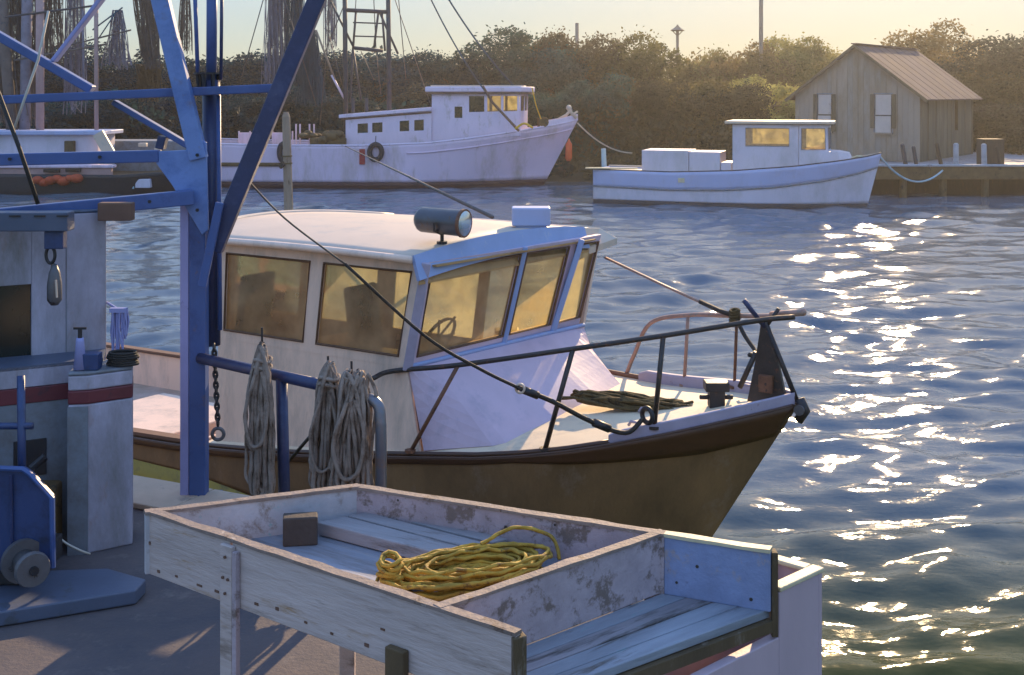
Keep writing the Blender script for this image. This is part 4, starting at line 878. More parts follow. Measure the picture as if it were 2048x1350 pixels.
# ---------------- the near boat ----------------
def nearboat():
    fr = Frame((-.155, 9.9, 0), -33.7); root = thing('fishing_boat', fr(-2, 0, 0), 'cream wheelhouse fishing boat, lavender shade in its front paint, brown hull, alongside the dock', 'boat')
    st = [(2.53, .015, 2.36), (2.42, .13, 2.335), (2.2, .32, 2.285), (1.8, .58, 2.18), (1.2, .88, 2.035), (.6, 1.12, 1.945), (0, 1.26, 1.90), (-1, 1.30, 1.76), (-2, 1.31, 1.66), (-3.2, 1.31, 1.60), (-5, 1.25, 1.56), (-6.6, 1.15, 1.56)]
    def fh(t, s, z): return fr(t, s, z+.068*(s+float(np.interp(t, [.4, 2.53], [1.2, 0])))*max(0, min(1, (t+2.0)/1.5)))
    fh.u, fh.v = fr.u, fr.v
    pl = lambda t: float(np.interp(t, [-6.6, -2, 0, 2.6], [1.44, 1.44, 1.25, .95]))
    xs = sorted(s[0] for s in st)
    pt, sm, Z, Bm, xs, TS = hull(fh, root, st, 'hull', mats=(('hull', lambda t: None, None, 'brownhull', 0, 2),) if False else (
        ('hull', None, pl, 'brownhull', 0, 10), ('lower_hull', lambda t: pl(t)+.002, -.35, 'olive', 0, 8)), rake=.60, fl=.5, solid=.03, n=90)
    zs = lambda t: sm(t, Z)
    # dark sheer band and rub rails, port and starboard
    for side in (-1, 1):
        def bw(t): return .04+.19*max(0, min(1, (t-.9)/1.2))
        rws = [[pt(t, side, zs(t)-bw(t)*q)+fr.v*side*.022 for t in TS] for q in (0, .25, .5, .75, 1)]
        MB().grid(rws).build('sheer_band', 'sheer', root, smooth=True, solid=.03)
        for off in (.0, 1.0):
            MB().tube([pt(t, side, zs(t)-bw(t)*off)+fr.v*side*.028 for t in TS], .010, 6).build('rub_rail', 'sheer', root, smooth=True)
        tl = [t for t in TS if t > (1.42 if side < 0 else .75)]
        def wall(dz, off): return [pt(t, side, zs(t))+Vector((0, 0, dz*min(1, (t-(1.38 if side < 0 else .72))/.16+.2)))-fr.v*side*min(off, max(.0, sm(t, Bm)-.02)) for t in tl]
        MB().grid([wall(0, 0), wall(.075, .0), wall(.082, .012), wall(.082, .05), wall(.072, .06), wall(-.02, .06)]).build('toe_rail', 'toerail', root)
        MB().tube([pt(t, side, zs(t))+Vector((0, 0, .012))-fr.v*side*.02 for t in TS if t < 1.5], .02, 6).build('gunwale_cap', 'sheer' if side < 0 else 'trimbrown', root, smooth=True)
    for zz in (.28, .44, .60, .76):
        MB().tube([pt(t, -1, zs(t)-zz)-fr.v*.001 for t in TS if t < 2.3], .0035, 4).build('plank_seam', 'sheer', root)
    # foredeck
    def edge(t, z): return (pt(t, 1, z)-fr(t, 0, z)).dot(fr.v)
    TF = [t for t in TS if t > -2.1]
    MB().grid([[fh(t, s*max(.0, edge(t, zs(t))-.01), zs(t)+.05*(1-s*s)*min(1, sm(t, Bm))-.004) for t in TF] for s in np.linspace(-1, 1, 15)]).build('foredeck', 'deck', root, smooth=True)
    TA = [t for t in TS if t < -2.0]
    MB().grid([[fr(t, s*edge(t, 1.2)*.99, 1.2) for t in TA] for s in (-1, -.5, 0, .5, 1)]).build('cockpit_sole', 'sole', root)
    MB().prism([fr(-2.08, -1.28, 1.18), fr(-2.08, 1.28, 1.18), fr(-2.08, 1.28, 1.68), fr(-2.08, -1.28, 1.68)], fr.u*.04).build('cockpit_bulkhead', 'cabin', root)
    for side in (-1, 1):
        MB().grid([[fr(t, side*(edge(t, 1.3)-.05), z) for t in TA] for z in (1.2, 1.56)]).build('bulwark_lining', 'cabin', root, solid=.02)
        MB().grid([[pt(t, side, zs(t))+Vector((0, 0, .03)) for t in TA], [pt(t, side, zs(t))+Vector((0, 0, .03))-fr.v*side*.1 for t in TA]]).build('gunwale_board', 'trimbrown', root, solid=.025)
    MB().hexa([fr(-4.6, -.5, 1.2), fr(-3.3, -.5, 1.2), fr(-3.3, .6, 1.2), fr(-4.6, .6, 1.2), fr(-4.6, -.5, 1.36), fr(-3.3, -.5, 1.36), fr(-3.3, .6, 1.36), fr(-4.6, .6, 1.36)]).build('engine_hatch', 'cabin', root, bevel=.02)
    # ---- wheelhouse ----
    zb, zt = 2.5, 3.27
    B0, B1, B2, BA, BB = (0, -1.09), (.17, .62), (.19, 1.0), (-1.95, -1.09), (-1.95, 1.0)
    T0, T1, T2, TAA, TBB = (.13, -1.05), (.29, .80), (.30, 1.2), (-1.95, -1.06), (-1.95, 1.1)
    P = lambda q, z: fr(q[0], q[1], z)
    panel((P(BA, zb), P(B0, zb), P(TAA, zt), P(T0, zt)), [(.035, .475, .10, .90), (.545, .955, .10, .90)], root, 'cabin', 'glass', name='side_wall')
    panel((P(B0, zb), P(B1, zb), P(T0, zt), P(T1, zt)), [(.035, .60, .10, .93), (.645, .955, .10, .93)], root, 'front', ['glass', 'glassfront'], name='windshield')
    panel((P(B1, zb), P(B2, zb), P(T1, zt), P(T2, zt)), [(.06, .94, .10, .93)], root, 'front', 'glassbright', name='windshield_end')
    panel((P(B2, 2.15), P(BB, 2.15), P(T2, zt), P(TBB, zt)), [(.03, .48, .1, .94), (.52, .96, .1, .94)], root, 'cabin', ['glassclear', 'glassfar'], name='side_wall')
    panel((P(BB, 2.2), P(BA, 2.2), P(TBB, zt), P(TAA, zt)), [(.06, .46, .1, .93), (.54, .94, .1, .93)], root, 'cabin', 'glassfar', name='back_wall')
    # corner post painted pale lavender between side and front windows
    MB().beam(P((.01, -1.105), zb-.02), P((.155, -1.068), zt), .05, .07, up=(1, 0, 0)).build('corner_post', 'toerail', root, bevel=.008)
    MB().beam(P((.19, .60), zb), P((.365, .79), zt), .05, .05, up=(1, 0, 0)).build('corner_post', 'visor', root, bevel=.008)
    a0, a1 = Vector(P(B0, zb)), Vector(P(B1, zb)); t0_, t1_ = Vector(P(T0, zt)), Vector(P(T1, zt))
    MB().beam(a0.lerp(a1, .622)-fr.u*-.02, t0_.lerp(t1_, .622)+fr.u*.02, .05, .04, up=(1, 0, 0)).build('mullion', 'visor', root, bevel=.006)
    # lower side walls
    def lowwall(q0, q1, nm, zb=2.5):
        pts0 = []; n_ = 10; rws = []
        for g in range(5):
            row = []
            for i in range(n_+1):
                t = lerp(q0[0], q1[0], i/n_); s = lerp(q0[1], q1[1], i/n_); z0 = zs(t)-.03
                row.append(fr(t+(.16*(1-g/4) if (i == n_ and q1[0] > -.5 and q0[0] < -1) else 0), s*(1+.03*(1-g/4)), lerp(z0, zb+.002, g/4)))
            rws.append(row)
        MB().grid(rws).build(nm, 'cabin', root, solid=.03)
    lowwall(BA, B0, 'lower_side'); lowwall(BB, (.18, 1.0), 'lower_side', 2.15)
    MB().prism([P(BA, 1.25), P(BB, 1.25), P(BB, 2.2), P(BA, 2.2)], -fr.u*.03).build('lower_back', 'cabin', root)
    # curved trunk front under the windscreen
    def ttop(s):
        if s < .62: return lerp(0, .19, (s+1.09)/1.71)
        return lerp(.19, .24, (s-.62)/.38)
    def tbot(s): return float(np.interp(s, [-1.115, -.86, -.3, .3, .82, 1.015], [.17, .66, .78, .80, .72, .40]))
    SS = [-1.115+2.13*i/28 for i in range(29)]
    rws = []
    for g in range(7):
        q = g/6; row = []
        for s in SS:
            z1 = zs(tbot(s))+.03; sc = max(-1.09, min(1.0, s)); t = lerp(ttop(sc), tbot(s), q**.95); row.append(fh(t, lerp(sc, s, q), lerp(zb+.003-.068*(sc+1.2)*1.0, z1-.02, q)))
        rws.append(row)
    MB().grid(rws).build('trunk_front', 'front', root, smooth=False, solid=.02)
    MB().tube([fr(ttop(min(1, s))+.02, min(1.0, s), zb+.01) for s in SS], .018, 6).build('sill_moulding', 'visor', root, smooth=True)
    # ---- roof ----
    def zr(s): return 3.385-.075*(s/1.2)**2
    sA, sB = -1.16, 1.34
    S2 = [lerp(sA, sB, i/16) for i in range(17)]
    def tfr(s): return lerp(.10, .24, (s-sA)/(sB-sA)) if s < 1.02 else lerp(.24, .12, (s-1.02)/(sB-1.02))
    def taf(s): return -2.02-.42*max(0, 1-(abs(s)/1.25)**2.5)-.1
    rows_ = []
    for s in S2: rows_.append([fr(lerp(taf(s), tfr(s), q), s, zr(s)+.015*math.sin(math.pi*q)) for q in np.linspace(0, 1, 10)])
    MB().grid(rows_).build('roof', 'roofw', root, smooth=True, solid=.05, soff=-1)
    MB().tube([r_[0]-Vector((0, 0, .015)) for r_ in rows_], .035, 7).build('roof_lip', 'roofw', root, smooth=True)
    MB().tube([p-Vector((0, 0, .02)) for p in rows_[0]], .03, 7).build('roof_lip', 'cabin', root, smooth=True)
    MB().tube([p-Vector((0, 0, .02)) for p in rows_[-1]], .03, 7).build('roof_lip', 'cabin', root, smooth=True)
    # visor: sloping blue grey fascia across the front and a sunlit end facet
    top = [(tfr(s), s, zr(s)+.012) for s in S2 if s < 1.03]; 
    def low(s): return (tfr(s)+.055, s, zr(s)-.165)
    r0 = [fr(t, s, z) for t, s, z in top]; r1 = [fr(*low(s)) for _, s, _ in top]
    MB().grid([r0, r1]).build('visor', 'visor', root, solid=.03)
    MB().prism([r0[-1]+Vector((0, 0, .001)), fr(.20, 1.38, zr(1.25)+.0), fr(.33, 1.47, zr(1.25)-.09), r1[-1]+Vector((0, 0, .002))], (0, 0, -.06)).build('visor_end', 'roofw', root, bevel=.008)
    MB().prism([p-Vector((0, 0, .03)) for p in (r1[0], r1[-1], fr(.30, 1.46, zr(1.25)-.11), fr(.1, 1.2, 3.26), fr(.1, -1.05, 3.26))], (0, 0, .015)).build('visor_soffit', 'inwood', root)
    # interior
    MB().prism([P((-1.92, -1.06), 1.72), P((.15, -1.06), 1.72), P((.2, .97), 1.72), P((-1.92, .97), 1.72)], (0, 0, .03)).build('cabin_floor', 'inwood', root)
    MB().prism([P((-1.92, -1.0), 3.235), P((.2, -1.0), 3.235), P((.35, 1.05), 3.235), P((-1.92, 1.05), 3.235)], (0, 0, .012)).build('headliner', 'inwood', root)
    MB().prism([fr(-1.9, .955, 1.75), fr(.18, .955, 1.75), fr(.14, .955, 2.16), fr(-1.9, .955, 2.16)], fr.v*.012).build('wall_lining', 'inwood', root)
    MB().prism([fr(-1.91, -1.0, 1.75), fr(-1.91, .95, 1.75), fr(-1.91, .95, 2.2), fr(-1.91, -1.0, 2.2)], fr.u*.012).build('wall_lining', 'inwood', root)
    MB().hexa([fr(-.42, -.95, 1.75), fr(-.05, -.95, 1.75), fr(.1, .9, 1.75), fr(-.3, .9, 1.75), fr(-.38, -.95, 2.36), fr(.0, -.95, 2.34), fr(.10, .9, 2.34), fr(-.24, .9, 2.36)]).build('console', 'indark', root, bevel=.02)
    c = fr(-.47, -.1, 2.5); ax = (fr.u*-.8+Vector((0, 0, .45))).normalized()
    x = ax.cross(Vector((0, 0, 1))).normalized(); z = x.cross(ax); mb = MB().tube([c+x*math.cos(6.2832*k/24)*.19+z*math.sin(6.2832*k/24)*.19 for k in range(24)], .014, 7, closed=True)
    for k in range(6): mb.tube([c, c+x*math.cos(6.2832*k/6)*.22+z*math.sin(6.2832*k/6)*.22], .01, 6)
    mb.build('steering_wheel', 'indark', root, smooth=True)
    MB().hexa([fr(-1.25, -.25, 1.75), fr(-.95, -.25, 1.75), fr(-.95, .15, 1.75), fr(-1.25, .15, 1.75), fr(-1.25, -.25, 2.3), fr(-.9, -.25, 2.3), fr(-.9, .15, 2.3), fr(-1.25, .15, 2.3)]).hexa([fr(-1.3, -.25, 2.3), fr(-1.22, -.25, 2.3), fr(-1.22, .15, 2.3), fr(-1.3, .15, 2.3), fr(-1.38, -.25, 2.85), fr(-1.3, -.25, 2.85), fr(-1.3, .15, 2.85), fr(-1.38, .15, 2.85)]).build('helm_seat', 'indark', root, bevel=.03)
    MB().box(tuple(fr(-.1, .35, 2.36)-Vector((.1, .08, 0))), tuple(fr(-.1, .35, 2.54)+Vector((.1, .08, 0)))).build('radio', 'iron', root, bevel=.01)
    # ---- pulpit rails ----
    near = [at(745, 757, 8.9), fr(-.1, -1.14, 2.47), fr(.42, -1.05, 2.56), fr(1.25, -.84, 2.735), fr(1.80, -.56, 2.84), fr(2.35, -.24, 2.95), fr(2.56, -.10, 2.975)]
    MB().tube(bez(near, 6), .019, 8).build('pulpit_rail', 'rail', root, smooth=True)
    far = [fr(.62, 1.10, 2.12), fr(.72, 1.05, 2.3), fr(.97, .86, 2.62), fr(1.43, .6, 2.77), fr(1.92, .36, 2.85), fr(2.35, .12, 2.93), fr(2.58, -.02, 2.99)]
    MB().tube(bez(far, 6), .017, 8).build('pulpit_rail', 'pinkrail', root, smooth=True)
    MB().tube([fr(2.30, .14, 2.93), fr(2.60, -.03, 3.0)], .024, 8).build('pulpit_tip', 'pinkrail', root, smooth=True)
    for (a, b, m, r) in (((.12, -1.21, 1.93), (.42, -1.05, 2.55), 'rustrail', .015), ((1.06, -.90, 2.02), (1.25, -.84, 2.73), 'rail', .018), ((1.74, -.58, 2.2), (1.80, -.56, 2.83), 'rail', .018),
                         ((1.30, .80, 2.16), (1.43, .6, 2.76), 'pinkrail', .014), ((1.86, .50, 2.28), (1.95, .34, 2.85), 'rustrail', .012)):
        p, q = fr(*a), fr(*b); MB().tube([p, q], r, 8).build('stanchion', m, root, smooth=True)
        MB().cyl(p, p+Vector((0, 0, .02)), .04, 10).build('stanchion_foot', m, root)
    # stem head: steel plate with forked arms
    MB().prism([fr(2.18, -.02, 2.33), fr(2.47, -.02, 2.36), fr(2.41, -.02, 2.62), fr(2.32, -.02, 2.88), fr(2.28, -.02, 2.88), fr(2.24, -.02, 2.62)], fr.v*.04).build('stem_plate', 'rail', root, bevel=.006)
    MB().tube([fr(2.54, 0, 2.38), fr(2.31, 0, 2.90)], .018, 8).build('stem_brace', 'iron', root, smooth=True)
    MB().tube([fr(2.31, 0, 2.86), fr(2.24, -.1, 3.0), fr(2.20, -.12, 3.06)], .018, 8).build('stem_arm', 'bluedark', root, smooth=True)
    MB().tube([fr(2.31, 0, 2.86), fr(2.40, .02, 3.0)], .014, 8).build('stem_arm', 'iron', root, smooth=True)
    MB().tube([fr(2.12, 0, 2.42), fr(2.24, 0, 2.68)], .02, 8).build('stem_brace', 'rail', root, smooth=True)
    MB().obox(fr(2.33, -.04, 2.48), fr.u*.05, fr.v*.02, Vector((0, 0, .06))).build('stem_cheek', 'rustrail', root, bevel=.006)
    p = fr(2.57, -.01, 2.33); MB().cyl(p-fr.v*.04, p+fr.v*.04, .036, 14).build('bow_roller', 'winchmetal', root, smooth=False)
    MB().tube([fr(2.56, 0, 2.40), fr(2.60, 0, 2.32), fr(2.55, 0, 2.25)], .035, 9).build('stem_fitting', 'iron', root, smooth=True)
    # samson post, fairleads
    c = fr(1.93, .02, 2.27); mb = MB().box(c+Vector((-.055, -.055, -.02)), c+Vector((.055, .055, .11))); mb.box(c+Vector((-.085, -.07, .10)), c+Vector((.085, .07, .165))); mb.cyl(c+Vector((-.12, 0, .05)), c+Vector((.12, 0, .05)), .018, 8); mb.build('samson_post', 'iron', root, bevel=.012)
    c = fr(1.70, -.60, 2.29); torus(c, (fr.v*.9+fr.u*.3), .05, .017).build('mooring_eye', 'iron', root, smooth=True)
    for q in ((1.55, -.50, 2.17), (1.42, -.1, 2.16), (2.05, .28, 2.34)):
        p = fr(*q); MB().tube([p-fr.u*.05, p-fr.u*.03+Vector((0, 0, .03)), p+fr.u*.03+Vector((0, 0, .03)), p+fr.u*.05], .011, 6).build('pad_eye', 'toerail', root, smooth=True)
    return fr, pt, zs, root, near
bfr, bpt, bzs, broot, nearrail = nearboat()
# searchlight
def searchlight():
    c = bfr(.02, -.70, 3.365); root = thing('searchlight', c, 'dark drum searchlight with a silver reflector on the wheelhouse roof', 'searchlight')
    h = c+Vector((0, 0, .165)); d = Vector((.86, -.48, -.03)).normalized()
    MB().tube([c-Vector((0, 0, .01)), c+Vector((0, 0, .1))], .014, 8).build('stalk', 'iron', root); MB().cyl(c-Vector((0, 0, .005)), c+Vector((0, 0, .015)), .04, 12).build('base', 'iron', root)
    s = h-d*.19; e = h+d*.19
    MB().tube([s-d*.03, s-d*.028, s, s+d*.02, e-d*.02, e], [.01, .06, .088, .096, .1, .104], 20).build('housing', 'lampbody', root, smooth=True)
    mb = MB(); mb.tube([e-d*.01, e+d*.012], .108, 20); mb.build('lamp_rim', 'rustrail', root, smooth=False)
    x = d.cross(Vector((0, 0, 1))).normalized(); z = x.cross(d)
    rows = [[e+d*(.013+.03*(1-(k/5)**2)*-.2+.02*(1-(k/5)**2))+x*math.cos(6.2832*j/20)*.094*k/5+z*math.sin(6.2832*j/20)*.094*k/5 for j in range(20)] for k in range(6)]
    mb = MB().grid(rows, True); mb.build('lens', 'chrome', root, smooth=True)
    mb = MB().tube([h-x*.0+Vector((0, 0, -.1)), h+x*.11+Vector((0, 0, -.06)), h+x*.112], .009, 6); mb.tube([h+Vector((0, 0, -.1)), h-x*.11+Vector((0, 0, -.06)), h-x*.112], .009, 6); mb.build('yoke', 'iron', root)
searchlight()
c = bfr(.03, .52, 3.385); tag(MB().obox(c+Vector((0, 0, .085)), (.16, 0, 0), (0, .11, 0), (0, 0, .075)).obox(c+Vector((0, 0, .0)), (.13, 0, 0), (0, .09, 0), (0, 0, .012)).build('vent_box', 'strake', bevel=.012), 'small square lavender vent box on the far side of the wheelhouse roof', 'vent')
# rope heap on the foredeck
def ropeheap():
    r = random.Random(2); mb = MB(); c = bfr(1.22, .02, 2.15)
    for k in range(26):
        L = r.uniform(.30, .62); sh = r.uniform(-.1, .12); w_ = r.uniform(.03, .09); y0 = r.uniform(-.05, .05); z = .012+.065*r.random()*(1-abs(sh)*3)
        pts = []
        for i in range(17):
            a = 2*math.pi*i/16; pts.append(c+bfr.u*(sh+L*math.cos(a)*.62)*.95+Vector((.10, 0, 0))*math.cos(a)+bfr.v*(y0+w_*math.sin(a))+Vector((0, 0, max(.01, z+.02*math.sin(3*a+k)))))
        mb.tube(pts[:-1], .012, 6, closed=True)
    pts = bez([c+bfr.u*.5+Vector((0, 0, .02)), c+bfr.u*.62+bfr.v*.05+Vector((0, 0, .05)), bfr(1.9, .0, 2.28)], 6); mb.tube(pts, .014, 6)
    tag(mb.build('rope_heap', 'oldrope', smooth=True), 'dark brown heap of old rope on the sunlit foredeck', 'rope')
ropeheap()

# lines over the boat
Yg, Yr = 7.55, 8.42
eye = bfr(1.70, -.60, 2.27)
P_ = [(487, 352), (570, 437), (690, 528), (850, 672), (960, 738), (1035, 775), (1105, 803), (1180, 842), (1250, 866), (1340, 861)]
L_ = [at(px, py, lerp(Yg, eye.y, (i/9)**.9)) for i, (px, py) in enumerate(P_)]; L_[-1] = eye-Vector((.03, .01, 0))
rt = thing('bow_line', L_[0], 'long dark line running from the blue hoist down across the boat to the bow eye', 'rope')
MB().tube(bez(L_[:3], 6), .0065, 6).build('wire', 'wire', rt, smooth=True)
MB().tube(bez(L_[2:6], 6), .0115, 6).build('rope', 'blackrope', rt, smooth=True)
MB().tube(bez(L_[5:], 6), .0165, 7).build('chafe_wrap', 'blackrope', rt, smooth=True)
k0, k1 = L_[5], L_[6]; d_ = (k1-k0).normalized()
torus(k0+d_*.02, Vector((.2, 1, 0)), .028, .009).build('shackle', 'roofw', rt, smooth=True); MB().tube([k0+d_*.05, k0+d_*.16], .026, 8).build('turnbuckle', 'iron', rt, smooth=True)
MB().tube([L_[7]+d_*.03, L_[7]+d_*.16], .028, 8).build('turnbuckle', 'iron', rt, smooth=True)
a = at(692, 292, 57.2); b = at(988, 432, 11.2)
rope('stern_line', 'wire', sag(at(690, 292, 58.0), at(985, 434, 12.0), .0, 4), .02, 'thin grey line crossing the trawler hull down towards the searchlight', 'rope', 5)
rt = thing('fore_stay', bfr(.36, 1.38, 3.2), 'grey stay from the visor corner down to a knot on the pulpit rail', 'rope')
kn = bfr(1.95, .30, 2.86)
MB().tube([at(1210, 515, 10.6), at(1330, 572, 9.8), at(1405, 606, 9.35)], .011, 6).build('rope', 'pinkrail', rt, smooth=True)
MB().tube([at(1400, 603, 9.38), at(1440, 622, 9.2), kn], .018, 7).build('wrapped_end', 'blackrope', rt, smooth=True)
mb = MB()
for k in range(5): mb.tube([kn+Vector((.035*math.cos(6.28*j/8), .03*math.sin(6.28*j/8), -.04+.02*k+.008*math.sin(j))) for j in range(8)], .011, 5, closed=True)
mb.build('knot', 'oldrope', rt, smooth=True)
MB().tube(bez([kn, at(1490, 672, 8.95), at(1512, 705, 8.8), bfr(2.2, -.02, 2.66)], 5), .016, 6).build('tail', 'blackrope', rt, smooth=True)

# ---------------- blue hoist frame ----------------
def hoist():
    Y = 7.6; b0 = at(398, 1000, Y); root = thing('hoist_frame', (b0.x, Y, DZ), 'tall blue steel hoist frame with a slanting leg and gusset standing on the dock edge', 'hoist')
    def bar(p0, p1, wpx, m, nm, Yy=Y, dep=.08, Y1=None):
        a, b = at(*p0, Yy), at(*p1, Y1 or Yy); return MB().beam(a, b, dep, wpx/F*Yy, up=(b-a).cross(Vector((0, 1, 0)))).build(nm, m, root, bevel=.006)
    # square post with lavender near-left face plate
    a = at(398, 400, Y); 
    MB().box((a.x-.05, Y-.05, DZ), (a.x+.05, Y+.05, a.z)).build('post', 'blue', root, bevel=.006)
    MB().box((a.x-.105, Y-.045, DZ), (a.x-.053, Y+.04, a.z)).build('post_flange', 'lav', root, bevel=.004)
    MB().box((a.x-.14, Y-.11, DZ), (a.x+.12, Y+.12, DZ+.02)).build('base_plate', 'bluedark', root, bevel=.004)
    # slanting leg in two runs and the gusset plate
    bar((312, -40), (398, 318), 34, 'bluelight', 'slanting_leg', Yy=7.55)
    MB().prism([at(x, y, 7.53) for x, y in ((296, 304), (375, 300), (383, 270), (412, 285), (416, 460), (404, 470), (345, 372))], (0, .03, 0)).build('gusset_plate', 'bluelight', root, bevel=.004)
    # mast
    m0 = at(423, 160, 7.72); m1 = at(423, 690, 7.72)
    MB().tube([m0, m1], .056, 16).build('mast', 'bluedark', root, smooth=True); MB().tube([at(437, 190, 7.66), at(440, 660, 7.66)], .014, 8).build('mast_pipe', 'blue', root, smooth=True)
    MB().tube([at(424, -60, 7.72), m0], .033, 14).build('mast_top', 'blue', root, smooth=True)
    MB().tube([at(388, -60, 7.7), at(396, 160, 7.7)], .013, 8).build('mast_pipe', 'blue', root, smooth=True); MB().tube([at(444, -60, 7.7), at(442, 160, 7.7)], .011, 8).build('mast_pipe', 'bluedark', root, smooth=True)
    c = at(416, 145, 7.72); MB().cyl(c, c-Vector((0, 0, .012)), .088, 20).build('mast_collar', 'iron', root); c2 = at(418, 178, 7.72)
    for k in range(7):
        a_ = 6.283*k/7; o_ = Vector((math.cos(a_)*.066, math.sin(a_)*.066, 0)); MB().tube([c+o_, c2+o_*.9], .014, 6).build('collar_stud', 'iron', root)
    MB().tube([at(405, 690, 7.66), at(404, 990, 7.66)], .012, 6).build('mast_pipe', 'bluedark', root) if False else None
    # forward brace from the mast to upper right
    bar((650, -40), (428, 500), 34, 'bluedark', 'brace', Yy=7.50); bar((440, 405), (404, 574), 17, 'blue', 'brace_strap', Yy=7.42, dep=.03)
    # horizontal beams
    bar((-120, 205), (556, 176), 17, 'blue', 'upper_beam', Yy=7.62); bar((-120, 322), (320, 312), 24, 'blue', 'lower_beam', Yy=7.56); bar((-120, 444), (385, 394), 32, 'blue', 'third_beam', Yy=6.95, dep=.10, Y1=7.5)
    bar((-60, 38), (185, 180), 17, 'blue', 'diagonal', Yy=7.7); bar((228, 204), (385, 296), 11, 'blue', 'diagonal', Yy=7.7); bar((108, 122), (210, -10), 8, 'lav', 'diagonal', Yy=7.74)
    bar((316, 283), (332, 287), 26, 'bluedark', 'beam_stub', Yy=7.7)
    for px, py, Yy in ((20, 318, 7.51), (200, 314, 7.51), (300, 403, 7.36), (395, 310, 7.5), (395, 420, 7.5)):
        p = at(px, py, Yy); MB().cyl(p, p-Vector((0, .012, 0)), .011, 6).build('bolt', 'iron', root)
    a = at(198, 405, 7.15); b = at(265, 441, 7.15); MB().box((a.x, 7.12, b.z), (b.x, 7.2, a.z)).build('rusty_bracket', 'trimbrown', root, bevel=.006)
    a = at(-40, 424, 6.75); b = at(138, 462, 6.75); MB().box((a.x, 6.72, b.z), (b.x, 6.84, a.z)).build('channel_beam', 'slab', root, bevel=.006)
    for px in (30, 80, 125): p = at(px, 432, 6.72); MB().box((p.x-.03, 6.712, p.z-.004), (p.x+.03, 6.73, p.z+.004)).build('slot', 'iron', root)
    a = at(92, 462, 6.78); b = at(130, 497, 6.78); MB().box((a.x, 6.75, b.z), (b.x, 6.81, a.z)).build('pad', 'winchblue', root, bevel=.004)
hoist()
def chain(a, b, name, m, label, r=.008, link=.032):
    a, b = Vector(a), Vector(b); n = int((b-a).length/link); mb = MB(); d = (b-a).normalized(); ex = d.cross(Vector((0, 1, 0))).normalized(); ey = d.cross(ex)
    for k in range(n):
        c = a.lerp(b, (k+.5)/n); s = ex if k % 2 else ey
        mb.tube([c+d*math.cos(6.283*j/10)*link*.72+s*math.sin(6.283*j/10)*link*.36 for j in range(10)], r, 5, closed=True)
    return mb.build(name, m, smooth=True)
tag(chain(at(428, 690, 7.5), at(436, 850, 7.5), 'chain', 'iron', ''), 'short rusty chain hanging from the foot of the dark blue mast', 'chain')
c = at(436, 868, 7.5); tag(torus(c, (0, 1, 0), .035, .011).build('shackle', 'winchmetal', smooth=True), 'oval shackle at the end of the chain below the blue mast', 'shackle')
rt = thing('hook_block', at(108, 600, 6.78), 'steel hook block hanging under the blue channel beam before the left wall', 'hook block')
torus(at(101, 510, 6.78), (.2, 1, 0), .045, .009, sq=.6).build('shackle', 'iron', rt, smooth=True); torus(at(107, 545, 6.78), (1, .2, 0), .04, .012, sq=.6).build('link', 'brown', rt, smooth=True)
MB().tube([at(109, 528, 6.76), at(109, 545, 6.76), at(109, 570, 6.76), at(109, 600, 6.76), at(109, 610, 6.76)], [.012, .03, .04, .04, .02], 12).build('sheave_case', 'winchmetal', rt, smooth=True); MB().tube([at(112, 560, 6.71), at(114, 595, 6.71)], .006, 5).build('pin', 'roofw', rt)
rope('hanging_rope', 'lightrope', [at(97, 22, 7.4), at(76, 120, 7.35), at(50, 195, 7.3), at(27, 262, 7.3)], .008, 'pale rope slanting across the upper left beams', 'rope')
rope('dark_cable', 'blackrope', [at(-5, 180, 7.0), at(40, 300, 6.98), at(76, 408, 6.95)], .012, 'dark taut cable at the left edge running down to the third blue beam', 'cable')

# ---------------- pipe rack with rope hanks ----------------
rt = thing('pipe_rack', (-1.1, 6.9, DZ), 'low blue grey pipe rail carrying rope hanks at the dock edge', 'pipe rail')
a = at(400, 716, 7.56); b = at(700, 783, 6.78)
MB().tube([a, b], .033, 14).build('rail_pipe', 'bluedark', rt, smooth=True)
u_ = at(563, 755, 7.12); MB().tube([u_, Vector((u_.x+.02, u_.y, DZ))], .034, 14).build('upright', 'bluedark', rt, smooth=True)
MB().cyl(Vector((u_.x+.02, u_.y, DZ)), Vector((u_.x+.02, u_.y, DZ+.015)), .07, 14).build('foot', 'bluedark', rt)
e = at(762, 850, 6.6); pts = bez([at(690, 800, 6.72), at(735, 797, 6.66), at(757, 812, 6.62), at(762, 850, 6.6)], 6)+[Vector((e.x, 6.6, DZ))]
MB().tube(pts, .031, 16).build('bent_pipe', 'galv', rt, smooth=True); MB().cyl((e.x, 6.6, DZ), (e.x, 6.6, DZ+.015), .065, 14).build('foot', 'galv', rt)
for px, py0, py1, Y in ((524, 655, 760, 7.2), (656, 712, 790, 6.88), (703, 722, 790, 6.78)):
    MB().tube([at(px, py0, Y), at(px+1, py1, Y)], .007, 6).build('hook_rod', 'iron', rt)
